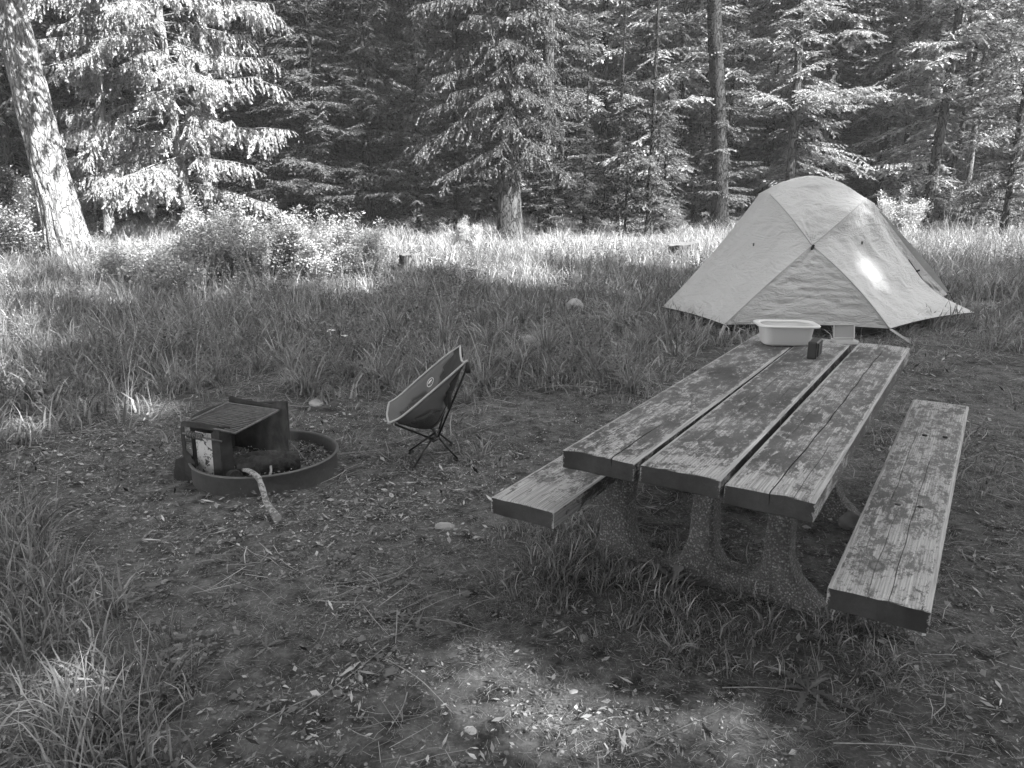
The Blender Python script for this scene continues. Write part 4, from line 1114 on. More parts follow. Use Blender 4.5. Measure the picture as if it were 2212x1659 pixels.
# near side plate: top bar, outer leg widening to a foot outside the ring, bent inner leg
def slab(pts3, th_, name, mat):
    "a flat plate through world points, thickened"
    P = np.array(pts3); c = P.mean(0); Nn = np.cross(P[1] - P[0], P[2] - P[0]); Nn /= np.linalg.norm(Nn); n = len(P)
    V = np.concatenate([P - Nn * th_ / 2, P + Nn * th_ / 2])
    return MB().add(V, [tuple(range(n))[::-1], tuple(range(n, 2 * n))] + [(i, (i + 1) % n, n + (i + 1) % n, n + i) for i in range(n)]).build(name, mat, fr, bevel=.001)
A0 = np.array([-1.768, 3.955, 0]) - RC; A1 = np.array([-1.527, 3.865, 0]) - RC; ax_ = (A1 - A0); Lp = np.linalg.norm(ax_); ax_ /= Lp
def pl(u, z): return A0 + ax_ * u + np.array([0, 0, z])
mb = MB()
def bars(mb, polys, N3, th_=.006):
    for P in polys:
        P = np.array(P); n = len(P); Nn = N3
        mb.add(np.concatenate([P - Nn * th_ / 2, P + Nn * th_ / 2]), [tuple(range(n))[::-1], tuple(range(n, 2 * n))] + [(i, (i + 1) % n, n + (i + 1) % n, n + i) for i in range(n)])
Nn = np.cross(ax_, [0, 0, 1.0]); SGN = 1.0 if Nn[1] < 0 else -1.0
bars(mb, [[pl(0, .31), pl(.012, .350), pl(.03, .357), pl(Lp, .357), pl(Lp, .325), pl(.024, .325)],
          [pl(0, .31), pl(.024, .325), pl(.024, .19), pl(.055, .165), pl(.06, .03), pl(.0, .03), pl(-.0, .15)],
          [pl(-.0, .15), pl(.0, -.03), pl(-.075, -.03), pl(-.085, .03), pl(-.065, .10), pl(-.055, .13)],
          [pl(.06, .03), pl(.055, .15), pl(.075, .13), pl(.078, -.03), pl(.0, -.03), pl(0, .03)]], Nn)
mb.build('side_plate', M['steel'], fr, bevel=.0012)
# bent inner leg
q0 = pl(Lp, .357); q1 = q0 + np.array([.075, .02, -.005])
mb = MB(); bars(mb, [[pl(Lp - .055, .305), pl(Lp - .06, .02), pl(Lp - .0, .02), pl(Lp + .0, .350)]], Nn)
a2 = np.array([.96, .28, 0]); e0 = pl(Lp, .352)
bars(mb, [[e0, e0 + a2 * .055 - [0, 0, .004], e0 + a2 * .060 - [0, 0, .34], e0 - [0, 0, .34]]], np.cross(a2, [0, 0, 1.0]))
mb.build('inner_leg', M['steel'], fr, bevel=.001)
# pale flaking panel on the inside of the ring, seen through the side plate
mb = MB(); P = np.zeros((6, 8, 3))
for i in range(6):
    for j in range(8):
        P[i, j] = pl(.045 + .155 * j / 7, .01 + .275 * i / 5) - Nn * (.055 - .010 * math.sin(j / 7 * PI)) * SGN
mb.grid(P); mb.build('heat_panel', M['flaky'], fr, True, solid=.004)
# back heat shield under the far side of the grate, with two cut holes, and far side plate
B0 = fp(-1.655, 4.40, 0); B1 = fp(-1.30, 4.245, 0); bxv = B1 - B0; LB = np.linalg.norm(bxv); bxv /= LB
def pb(u, z): return B0 + bxv * u + np.array([0, 0, z])
o = slab([pb(-.005, .02), pb(LB + .02, .02), pb(LB + .02, .365), pb(LB + .012, .380), pb(LB - .01, .383), pb(LB - .085, .352), pb(.045, .362), pb(.02, .372), pb(.0, .37), pb(-.01, .355)], .006, 'back_plate', M['steel'])
# curved wing of the shield on the near right, following the ring
C1 = pb(LB + .015, 0)
def shield(p, q, holes, name):
    p, q = np.array(p), np.array(q); d = q - p; Ld = np.linalg.norm(d[:2]); d = d / Ld
    bm = bmesh.new(); out = [(0, .02), (Ld, .02), (Ld, .325), (0, .325)]
    vo = [bm.verts.new(tuple(p + d * u + np.array([0, 0, z]))) for u, z in out]; E_ = [bm.edges.new((vo[i], vo[(i + 1) % 4])) for i in range(4)]
    for h in holes:
        vh = [bm.verts.new(tuple(p + d * u + np.array([0, 0, z]))) for u, z in h]; E_ += [bm.edges.new((vh[i], vh[(i + 1) % len(h)])) for i in range(len(h))]
    bmesh.ops.triangle_fill(bm, edges=E_, use_beauty=True)
    me = bpy.data.meshes.new(name); bm.to_mesh(me); bm.free(); me.materials.append(M['steel'])
    o = link(name, me, fr); md = o.modifiers.new('solid', 'SOLIDIFY'); md.thickness = .005; md.offset = 0
wing0 = fp(-1.68, 4.36, 0); wing1 = fp(-1.37, 4.20, 0)
nA, nZ = 60, 16; P = np.zeros((nZ, nA, 3)); Fk = []
for i in range(nZ):
    for j in range(nA):
        a = math.radians(84 + 112 * j / (nA - 1)); P[i, j] = ((RR - .02) * math.cos(a), (RR - .02) * math.sin(a), .02 + (.315 if a > 2.0 else .29) * i / (nZ - 1))
hole = lambda i, j: (4 <= j <= 8 and 8 <= i <= 12 and (j - 4) * .8 <= (14 - i)) or (19 <= j <= 21 and 5 <= i <= 8 - abs(j - 20)) or (33 <= j <= 34 and 5 <= i <= 7)
MB().add(P.reshape(-1, 3), [(i * nA + j, i * nA + j + 1, (i + 1) * nA + j + 1, (i + 1) * nA + j) for i in range(nZ - 1) for j in range(nA - 1) if not hole(i, j)]).build('heat_shield', M['steel'], fr, True, solid=.005)
# handle: rod with a spiral spring grip
h0 = pl(-.0, .292) + Nn * .02; h1 = pl(Lp + .03, .275) + Nn * .02
h0 = pl(.035, .292) - Nn * (-.012); h1 = pl(Lp + .02, .275) - Nn * (-.012)
MB().tube([pl(.02, .290) + Nn * .01, h1], .005, 7).build('handle_rod', M['iron'], fr, True)
cp = []; cr = []
for k in range(121):
    t = k / 120; a = t * 2 * PI * 6.5; c = pl(.055, .289) * (1 - t) + pl(.15, .283) * t + Nn * .010
    cp.append(c + .0155 * (math.cos(a) * np.array([0, 0, 1]) + math.sin(a) * Nn))
MB().tube(cp, .0042, 6).build('spring_grip', M['iron'], fr, True)

# ash bed, charcoal and leaves inside the ring (nobody could count them)
r = np.random.RandomState(5); na_ = 46; gxx = np.linspace(-RR + .012, RR - .012, na_); AX, AY = np.meshgrid(gxx, gxx)
q = np.column_stack([AX.ravel(), AY.ravel()]); zz = .028 + .035 * fbm(q * 9, 31, 3) + .018 * fbm(q * 40, 32, 2); keep = (AX ** 2 + AY ** 2).ravel() < (RR - .012) ** 2
idx = np.arange(na_ * na_).reshape(na_, na_); Fq = np.stack([idx[:-1, :-1], idx[:-1, 1:], idx[1:, 1:], idx[1:, :-1]], -1).reshape(-1, 4); Fq = Fq[keep[Fq].all(1)]
M['ash'] = plain('ash_and_charcoal', .07, .95, 0, .8, 30, .9, 80)
me = mesh('ash_bed', np.column_stack([q, zz]), Fq, M['ash'], True); o = link('ash_bed', me, fr); o['kind'] = 'stuff'
M['leaf_litter'] = leafmat('dead_leaves', .05, .55, .2, .7)
def chips(n, rmax, seed, mat, name, zb, size=(.008, .024), cx_=0, cy_=0):
    r = np.random.RandomState(seed); a = r.uniform(0, 2 * PI, n); rad = rmax * np.sqrt(r.rand(n)); P = np.column_stack([cx_ + rad * np.cos(a), cy_ + rad * np.sin(a), zb + r.uniform(0, .016, n)])
    D = np.column_stack([r.normal(0, 1, n), r.normal(0, 1, n), r.normal(0, .3, n)]); L = r.uniform(*size, n); V, Fk = kites(P, D, L, L * r.uniform(.15, .4, n), seed, roll=.7)
    return mesh(name, V, Fk, mat)
me = chips(1100, RR - .03, 6, M['leaf_litter'], 'leaf_bits', .056, (.006, .030)); o = link('leaf_bits', me, fr); o['kind'] = 'stuff'
me = chips(500, RR - .03, 26, M['petal'], 'ash_flakes', .062, (.004, .011)); o = link('ash_flakes', me, fr); o['kind'] = 'stuff'
me = chips(900, RR - .03, 16, M['char'], 'charcoal_bits', .06, (.01, .03)); o = link('charcoal_bits', me, fr); o['kind'] = 'stuff'
def log(name, P, R, mat, label, cat='log', seed=0, n=14, ends=None, seg=24, am=.10):
    P = through([np.array(p, float) for p in P], seg); c0 = P[0].copy(); r = np.random.RandomState(seed)
    o = empty(name, tuple(c0), label=label, cat=cat)
    mb = MB(); Rr = np.interp(np.linspace(0, 1, seg), np.linspace(0, 1, len(R)), R)
    mb.tube([p - c0 for p in P], list(Rr), n, False); V = mb.V[0].reshape(seg, n, 3); cen = np.array([p - c0 for p in P])[:, None]
    q = V.reshape(-1, 3) * np.array([40, 40, 40]) + 7; V[:] = cen + (V - cen) * (1 + am * 2 * (fbm(q, seed, 2) - .5)).reshape(seg, n, 1)
    mb.V[0] = V.reshape(-1, 3); mb.build('bark', mat, o, True)
    mb = MB(); mb.add(np.concatenate([V[0], V[-1]]), [tuple(range(n))[::-1], tuple(range(n, 2 * n))]); mb.build('cut_end', ends or mat, o)
    return o
log('charred_log', [fp(-1.475, 3.925, .092) + RC, fp(-1.32, 3.985, .098) + RC, fp(-1.175, 4.05, .10) + RC], [.052, .058, .055], M['char'], 'thick charred log lying across the ash in the fire ring', seed=3, n=40, seg=60, am=.22)
log('charred_log', [(-1.56, 4.03, .075), (-1.46, 4.10, .085), (-1.33, 4.16, .085)], [.03, .04, .035], M['char'], 'smaller burnt log behind the thick charred one in the fire ring', seed=4, n=14)
log('charred_log', [(-1.50, 3.90, .07), (-1.45, 3.84, .075)], [.035, .04], M['char'], 'short burnt stub beside the tip of the barkless branch', seed=5, n=14, seg=8)
def stickmat():
    m_, t, b = newmat('peeling_branch_bark'); q = NT(t); c = q.coord('Object', (1, 1, 1))
    f = q.ramp(q.noise(c, 34, 3, .6, 1.2), [(.46, 0), (.52, 1)])
    q.l(q.mix(f, .12, .30), b.inputs['Base Color']); b.inputs['Roughness'].default_value = .8; q.l(q.bump(f, .5, .003), b.inputs['Normal']); return m_
M['stick_bark'] = stickmat()
log('branch', [(-1.40, 3.815, .13), (-1.345, 3.745, .150), (-1.275, 3.665, .146), (-1.225, 3.58, .105), (-1.19, 3.52, .07), (-1.115, 3.425, .032)], [.009, .013, .0145, .0145, .0155, .021], M['stick_bark'],
    'crooked half peeled branch leaning out over the near rim of the fire ring', 'branch', seed=8, n=12, ends=M['cut'], seg=34, am=.14)
log('branch', [(-1.27, 3.80, .085), (-1.262, 3.83, .115), (-1.268, 3.85, .140)], [.006, .007, .006], M['twig_pale'], 'short pale curved twig standing in the ash against the charred log', 'twig', seed=9, n=7, seg=8)
# smoke
def smokemat():
    m_ = bpy.data.materials.new('wood_smoke'); m_.use_nodes = True; t = m_.node_tree; t.nodes.clear(); q = NT(t)
    out = q.n('ShaderNodeOutputMaterial'); v = q.n('ShaderNodeVolumePrincipled'); v.inputs['Color'].default_value = (.9, .9, .9, 1)
    tc = q.n('ShaderNodeTexCoord'); g = tc.outputs['Generated']; s = q.n('ShaderNodeSeparateXYZ'); q.l(g, s.inputs[0])
    mp = q.n('ShaderNodeMapping'); mp.inputs['Scale'].default_value = (2.5, 2.5, 1.6); q.l(g, mp.inputs[0])
    nz = q.ramp(q.noise(mp.outputs[0], 1.6, 3, .6, 1.5), [(.42, 0), (.75, 1)])
    dx = q.m('SUBTRACT', s.outputs[0], .5); dy = q.m('SUBTRACT', s.outputs[1], .5)
    d = q.m('SQRT', q.m('ADD', q.m('MULTIPLY', dx, dx), q.m('MULTIPLY', dy, dy)))
    fall = q.ramp(d, [(.1, 1), (.47, 0)]); hf = q.ramp(s.outputs[2], [(0, .2), (.15, 1), (1, 0)])
    q.l(q.m('MULTIPLY', q.m('MULTIPLY', q.m('MULTIPLY', nz, fall), hf), 3.2), v.inputs['Density']); q.l(v.outputs[0], out.inputs['Volume']); return m_
mb = MB(); mb.tube([(0, 0, 0), (0, 0, .12), (0.01, 0, .30), (0.03, 0, .42)], [.09, .12, .14, .10], 16); o = mb.build('smoke', smokemat(), None); o.location = (-1.29, 4.06, .08)
tag(o, kind='stuff', label='thin smoke rising from the burnt logs in the fire ring')

# ------------------------------------------------------------------ camp chair
CH = np.array([-.455, 4.37, 0])
ch = empty('camp_chair', tuple(CH), 0, label='low folding camp chair with grey fabric sling, pale piping and thin black legs', cat='camp chair')
cw = lambda x, y, z: np.array([x, y, z]) - CH
FN, FF, BN, BF = cw(-.670, 4.05, .315), cw(-.732, 4.464, .312), cw(-.248, 4.197, .632), cw(-.318, 4.66, .618)
nearE = through([FN, cw(-.60, 4.065, .348), cw(-.451, 4.122, .464), cw(-.33, 4.16, .565), BN], 41)
farE = through([FF, cw(-.675, 4.485, .348), cw(-.545, 4.55, .455), cw(-.41, 4.62, .56), BF], 41)
cen_ = through([cw(-.712, 4.25, .307), cw(-.63, 4.27, .262), cw(-.52, 4.30, .214), cw(-.44, 4.335, .225), cw(-.385, 4.37, .33), cw(-.335, 4.40, .45), cw(-.295, 4.435, .578)], 41)
ns = 33; P = np.zeros((41, ns, 3)); s_ = np.linspace(0, 1, ns)
for i in range(41):
    t = i / 40; mid = (nearE[i] + farE[i]) / 2; pw_ = 2.6 - 1.0 * abs(2 * t - 1) ** 4
    wgt = 1 - np.abs(2 * s_ - 1) ** pw_
    P[i] = nearE[i] * (1 - s_[:, None]) + farE[i] * s_[:, None] + (cen_[i] - mid) * wgt[:, None]
def sub(mask, name, mat):
    used = np.argwhere(mask); V = []; Fq = []
    idm = {}
    for i, j in used:
        f = []
        for a, b in ((i, j), (i, j + 1), (i + 1, j + 1), (i + 1, j)):
            if (a, b) not in idm: idm[(a, b)] = len(V); V.append(P[a, b])
            f.append(idm[(a, b)])
        Fq.append(tuple(f))
    return MB().add(V, Fq).build(name, mat, ch, True, solid=.003)
I_, J_ = np.meshgrid(np.arange(40), np.arange(ns - 1), indexing='ij'); u_ = np.abs(2 * (J_ + .5) / (ns - 1) - 1); v_ = (I_ + .5) / 40
dark = (v_ > .90 - 1.2 * (1 - u_)) & (v_ > .60); meshz = (v_ > .12) & (v_ < .56) & (u_ < .82 * np.sin(np.clip((v_ - .10) / .52, 0, 1) * PI) ** .35)
dark &= ~((u_ > .9) & (v_ < .9))
sub(dark, 'headrest_panel', M['chair_dark']); sub(meshz & ~dark, 'mesh_panel', M['chair_mesh']); sub(~meshz & ~dark, 'sling_panel', M['chair_grey'])
MB().tube(list(nearE) + list(P[40, 1:-1]) + list(farE[::-1]) + list(P[0, 1:-1][::-1]) + [nearE[0]], .0062, 7).build('piping', M['piping'], ch, True)
MB().tube([P[i, 8] + np.array([0, -.002, -.003]) for i in range(4, 27)], .004, 5).build('seam', M['chair_dark'], ch, True)
MB().tube([P[i, 24] + np.array([0, -.002, -.003]) for i in range(4, 27)], .004, 5).build('seam', M['chair_dark'], ch, True)
hub = [cw(-.475, 4.30, .145), cw(-.45, 4.345, .128), cw(-.455, 4.40, .128), cw(-.47, 4.45, .15)]
MB().tube(hub, .0105, 8).build('hub', M['pole'], ch, True)
MB().tube([cw(-.43, 4.31, .145), cw(-.425, 4.37, .165), cw(-.435, 4.44, .15)], .009, 8).build('hub', M['pole'], ch, True)
MB().tube([cw(-.478, 4.30, .145), cw(-.455, 4.28, .135), cw(-.43, 4.31, .145)], .0105, 8).build('hub', M['pole'], ch, True)
for a_, b_ in (((-.562, 4.156), (-.462, 4.335, .14)), ((-.319, 4.317), (-.432, 4.325, .145)), ((-.621, 4.454), (-.455, 4.39, .15)), ((-.372, 4.589), (-.44, 4.40, .15))):
    f_ = cw(a_[0], a_[1], -.004); MB().tube([cw(*b_), f_ + np.array([0, 0, .016])], .0062, 8).build('leg', M['pole'], ch, True)
    d = (cw(*b_) - f_); d /= np.linalg.norm(d); MB().tube([f_, f_ + d * .035], [.009, .0085], 8).build('foot_tip', M['black'], ch, True)
for p_, q_ in ((FN + np.array([.03, .02, -.014]), (-.478, 4.305, .145)), (FF + np.array([.03, -.02, -.014]), (-.47, 4.44, .15)), (BN + np.array([0, .0, -.035]), (-.432, 4.315, .145)), (BF + np.array([0, 0, -.03]), (-.435, 4.43, .15))):
    MB().tube([p_, cw(*q_)], .0062, 8).build('frame_pole', M['pole'], ch, True)
for c in (BN, BF): MB().tube([c + np.array([.004, 0, -.07]), c + np.array([.002, 0, -.01])], [.016, .012], 8).build('pole_pocket', M['chair_dark'], ch, True)
MB().tube([P[28, 3] + np.array([.01, 0, -.02]), P[28, 3] + np.array([.0, .01, -.12])], [.012, .010], 6).build('side_strap', M['chair_dark'], ch, True)
# embroidered oval emblem on the inner face of the far side
ci, cj = 21, 30
cpt = P[ci, cj]; eu = P[ci + 3, cj] - P[ci - 3, cj]; eu /= np.linalg.norm(eu); ev = P[ci, cj + 1] - P[ci, cj - 1]; en = np.cross(eu, ev); en /= np.linalg.norm(en); ev = np.cross(en, eu)
if en[1] > 0: en = -en
def on_sling(fi, fj):
    fi, fj = min(fi, 39.9), min(fj, ns - 1.01); i, j = int(fi), int(fj); a_, b_ = fi - i, fj - j
    return (P[i, j] * (1 - a_) + P[i + 1, j] * a_) * (1 - b_) + (P[i, j + 1] * (1 - a_) + P[i + 1, j + 1] * a_) * b_
di = np.linalg.norm(P[ci + 1, cj] - P[ci - 1, cj]) / 2; dj = np.linalg.norm(P[ci, cj + 1] - P[ci, cj - 1]) / 2
def disc(ru, rv, off, mat, name, par, c=(0, 0), half=False, n=24):
    V = [on_sling(ci + c[0] / di, cj + c[1] / dj) + en * off]
    for rr_ in (.5, 1):
        V += [on_sling(ci + (c[0] + rr_ * ru * math.cos(2 * PI * k / n)) / di, cj + (c[1] + rr_ * rv * math.sin(2 * PI * k / n)) / dj) + en * off for k in range(n)]
    F_ = []
    for k in range(n if not half else n // 2):
        k2 = (k + 1) % n; F_ += [(0, 1 + k, 1 + k2), (1 + k, 1 + n + k, 1 + n + k2, 1 + k2)]
    return MB().add(V, F_).build(name, mat, par)
em = disc(.030, .021, .0045, M['patch_light'], 'emblem', ch)
disc(.025, .0165, .0055, M['chair_dark'], 'emblem_field', em)
disc(.019, .0105, .0070, M['patch_light'], 'emblem_mark', em, half=True)
for k in range(5): disc(.0022, .0022, .0070, M['patch_light'], 'emblem_mark', em, c=(-.014 + .007 * k, -.009), n=8)

# ------------------------------------------------------------------ rocks, stumps
def rock(px, py, sx, sy, sz, label, mat, seed, sink=.25, xy=None):
    b = gp(px, py) if xy is None else np.array([xy[0], xy[1], hz(*xy)]); bm = bmesh.new(); bmesh.ops.create_icosphere(bm, subdivisions=4, radius=1)
    P = np.array([v.co[:] for v in bm.verts]); n = 1 + .45 * (fbm(P * 1.4 + seed * 3, seed, 3) - .5) + .1 * (fbm(P * 5 + seed, seed + 4, 2) - .5)
    for v, k in zip(bm.verts, n): v.co = Vector((v.co.x * sx * k, v.co.y * sy * k, max(-.5, v.co.z) * sz * k))
    me = bpy.data.meshes.new('rock'); bm.to_mesh(me); bm.free(); me.materials.append(mat); me.polygons.foreach_set('use_smooth', [True] * len(me.polygons))
    o = link('rock', me); o.location = (b[0], b[1] + sy * .3, b[2] + sz * (1 - sink) * .3); o.rotation_euler = (0, 0, seed); tag(o, label, 'rock', 'stones lying on the ground')
rock(1240, 672, .13, .10, .10, 'pale rounded boulder in the grass left of the tent', M['rock'], 1, 0)
rock(1142, 738, .12, .07, .045, 'low flat pale stone in the grass below the rounded boulder', M['rock'], 2, .4)
rock(962, 1144, .048, .032, .026, 'small pale stone on bare soil left of the near bench', M['rock'], 3, .2)
rock(984, 1148, .015, .012, .012, 'pebble touching the right end of the small pale stone', M['rock'], 4, .2)
rock(682, 873, .09, .05, .02, 'flat pale stone behind the fire ring', M['rock'], 5, .5)
rock(630, 822, .11, .08, .02, 'flat stone showing through the grass behind the fire ring', M['rock'], 6, .5)
rock(700, 800, .09, .06, .02, 'flat stone half hidden in the grass farther behind the fire ring', M['rock'], 7, .5)
rock(1838, 1138, .05, .05, .055, 'round brown stone under the table beside the bench', M['rock_dark'], 8, .1)
rock(922, 1172, .03, .016, .01, 'thin bark coloured stone below the small pale stone', M['rock_dark'], 9, .1)
rock(1840, 1565, .012, .03, .006, 'long chip of stone near the bottom edge', M['rock'], 10, .1, xy=(.42, 2.13))
rock(0, 0, .02, .016, .012, 'small pale stone nearest the bottom middle edge', M['rock'], 12, .1, xy=(-.12, 1.98))
rock(0, 0, .018, .014, .011, 'small pale stone in the sunny streak at the bottom', M['rock'], 13, .1, xy=(.20, 2.16))
rock(0, 0, .022, .015, .010, 'small grey stone at the edge of the grass by the table', M['rock'], 14, .1, xy=(.26, 2.47))

def stump(px, py, r0, h, label, seed, tilt=0):
    b = gp(px, py); o = empty('tree_stump', (b[0], b[1] + r0, b[2] - .03), label=label, cat='tree stump', group=None)
    n = 40; V = []; hs = [0, .08, .2, .5, .8, 1.0]
    for k, t in enumerate(hs):
        for i in range(n):
            a = 2 * PI * i / n; q = r0 * (1 + .35 * math.exp(-t * 6)) * (1 + .16 * (vnoise(np.array([[math.cos(a) * 3 + 5, math.sin(a) * 3 + 5, t]]), seed)[0] - .5) * 2)
            V.append((q * math.cos(a), q * math.sin(a), t * (h + tilt * math.cos(a) + .008 * math.sin(a * 5 + seed))))
    MB().add(V, [(k * n + i, k * n + (i + 1) % n, (k + 1) * n + (i + 1) % n, (k + 1) * n + i) for k in range(5) for i in range(n)]).build('bark', M['stump'], o, True)
    MB().add(V[-n:] + [(0, 0, h * .97)], [(i, (i + 1) % n, n) for i in range(n)]).build('cut_top', M['stump_top'], o)
stump(885, 590, .16, .28, 'old grey stump in the dry grass right of the bright shrub', 3)
stump(1480, 562, .24, .27, 'broken stump with a sunlit edge just left of the tent', 6, .03)

# ------------------------------------------------------------------ shrubs
def shrub_mesh(R, H, n, leaf, seed, lsize=.022):
    r = np.random.RandomState(seed); mb = MB(); Pn, Dn = [], []
    ns_ = int(46 * R * R) + 26
    for k in range(ns_):
        a = r.uniform(0, 2 * PI); rad = R * math.sqrt(r.rand()) * .55; tip = np.array([math.cos(a) * (rad + r.uniform(.1, .45) * R), math.sin(a) * (rad + r.uniform(.1, .45) * R), H * (1 - .45 * (rad / R) ** 2) * (.35 + .85 * vnoise(np.array([[math.cos(a) * rad / R * 3 + 9, math.sin(a) * rad / R * 3 + 9]]), seed)[0]) * r.uniform(.6, 1.35)])
        b0 = np.array([math.cos(a) * rad * .6, math.sin(a) * rad * .6, 0]); mid = (b0 + tip) / 2 + r.normal(0, .05, 3); C_ = through([b0, mid, tip], 7); mb.tube(C_, [.006, .005, .004, .0035, .003, .002, .001], 3, False)
        m_ = n // ns_; t = r.uniform(.25, 1, m_) ** .7; i = np.clip((t * 6).astype(int), 0, 5); f = (t * 6 - i)[:, None]; q = C_[i] * (1 - f) + C_[i + 1] * f
        d = r.normal(0, 1, (m_, 3)); d[:, 2] = d[:, 2] * .4 + .15; d /= np.linalg.norm(d, axis=1, keepdims=True)
        Pn.append(q + d * r.uniform(0, .10, (m_, 1))); Dn.append(d)
    Pn = np.concatenate(Pn); Dn = np.concatenate(Dn); Pn[:, 2] = np.maximum(Pn[:, 2], .02)
    L = lsize * r.uniform(.6, 1.4, len(Pn)); V, Fk = kites(Pn, Dn, L, L * .38, seed, roll=.5)
    st = bpy.data.meshes.new('stems'); st.from_pydata(np.concatenate(mb.V).tolist(), [], mb.F); st.materials.append(M['twig'])
    return st, mesh('leaves', V, Fk, leaf)
SH = [shrub_mesh(.85, .98, 22000, M['shrub'], 1, .03), shrub_mesh(.6, .80, 12000, M['shrub'], 2, .03), shrub_mesh(.55, .5, 8000, M['shrub'], 3, .028)]
def shrub(px, py, k, s, rz, label, dY=0):
    b = gp(px, py); o = empty('leafy_shrub', (b[0], b[1] + dY, hz(b[0], b[1] + dY) - .02), rz, label=label, cat='shrub'); o.scale = (s, s, s); link('stems', SH[k][0], o); link('leaves', SH[k][1], o)
shrub(560, 612, 0, 1.0, .3, 'brightest big leafy shrub below the drooping fir')
shrub(690, 605, 0, .92, 1.7, 'big sunlit leafy shrub right of the brightest one')
shrub(470, 590, 1, 1.2, 2.5, 'tall leafy shrub left of the brightest one, under the thin pale stem')
shrub(770, 600, 1, .9, 3.9, 'small sunlit shrub at the right end of the shrub row')
shrub(300, 610, 2, 1.1, .9, 'low sunlit shrub right of the base of the leaning pine')
shrub(390, 628, 2, 1.1, 4.4, 'low shrub between the leaning pine and the big shrubs')
shrub(60, 560, 1, 1.25, 5.0, 'shaded shrub left of the base of the leaning pine')
shrub(20, 520, 0, 1.1, 2.2, 'tall shaded shrub at the left edge', dY=1.5)
shrub(1010, 530, 1, .55, 1.2, 'low dark shrub left of the foot of the shaggy fir')
shrub(2150, 500, 0, 1.1, 5.2, 'shaded shrub behind the grass at the right edge', dY=1)
shrub(1990, 520, 1, 1.0, .2, 'shaded shrub right of the tent behind the grass', dY=1)

# ------------------------------------------------------------------ white flowers, weeds, sticks
def yarrow(x, y, h, lab, grp, seed):
    r = np.random.RandomState(seed); z = float(hz(x, y)); o = empty('white_flower', (x, y, z), r.uniform(0, 6), label=lab, cat='wildflower', group=grp)
    top = np.array([r.normal(0, .04), r.normal(0, .04), h]); MB().tube([(0, 0, 0), top * .5 + r.normal(0, .01, 3), top], [.003, .0025, .002], 4).build('stem', M['weed'], o)
    mb = MB()
    for k in range(14):
        a = r.uniform(0, 6.3); rad = .035 * math.sqrt(r.rand()); c = top + np.array([rad * math.cos(a), rad * math.sin(a), .006 * r.rand()])
        mb.add([c + .009 * np.array([math.cos(q * PI / 3), math.sin(q * PI / 3), r.normal(0, .12)]) for q in range(6)], [tuple(range(6))])
    mb.build('flower_head', M['petal'], o)
for i, (px, py) in enumerate([(1238, 552), (1250, 558), (1262, 545), (1270, 560), (1283, 548), (1296, 556), (1305, 560), (1240, 565), (1290, 565), (1312, 530), (1245, 535)]):
    b = gp(px, py + 34); yarrow(b[0], b[1], random.uniform(.3, .5), 'white yarrow flower head in the tall grass below the narrow spire firs', 'white yarrow right of the shaggy fir', i)
b = gp(738, 790); yarrow(b[0], b[1], .30, 'lone white flower in the shaded grass behind the fire ring', None, 30)
b = gp(752, 792); yarrow(b[0], b[1], .27, 'second white flower just right of the lone white one behind the fire ring', None, 31)

def dandelion(x, y, n, L, lab, seed):
    r = np.random.RandomState(seed); o = empty('broadleaf_weed', (x, y, gz(x, y) - .005), 0, label=lab, cat='weed')
    for k in range(n):
        a = 2 * PI * k / n + r.normal(0, .3); l = L * r.uniform(.6, 1.15); el = r.uniform(.15, 1.0); mb = MB(); m_ = 13; S = []
        for i in range(m_):
            t = i / (m_ - 1); hw = l * .11 * (math.sin(PI * min(1, t * .75 + .22)) ** .8) * (1 if i % 2 else .42) * (.35 if t < .15 else 1)
            e_ = el - 1.1 * t; rad = l * (t * math.cos(el * .8)); zz_ = l * (math.sin(el) * t - .45 * t * t) + .01
            c = np.array([rad * math.cos(a), rad * math.sin(a), max(zz_, .006 + .01 * t)]); s2 = np.array([-math.sin(a), math.cos(a), 0])
            S.append([c - s2 * hw + [0, 0, hw * .35], c, c + s2 * hw + [0, 0, hw * .35]])
        mb.grid(np.array(S)); mb.build('leaf', M['weed'], o, False)
b = gp(1452, 1262); dandelion(b[0], b[1], 9, .22, 'toothed dandelion plant in front of the middle table support', 3)
b = gp(1745, 1490); dandelion(b[0], b[1], 10, .15, 'flat dandelion rosette in the grass below the right bench', 5)
b = gp(1625, 1250); dandelion(b[0], b[1], 7, .10, 'small broadleaf weed at the foot of the right table leg', 6)
b = gp(575, 1405); dandelion(b[0], b[1], 7, .065, 'low toothed weed in the clover at lower left', 7)
b = gp(900, 1360); dandelion(b[0], b[1], 6, .08, 'tiny weed in the bare soil left of centre', 8)

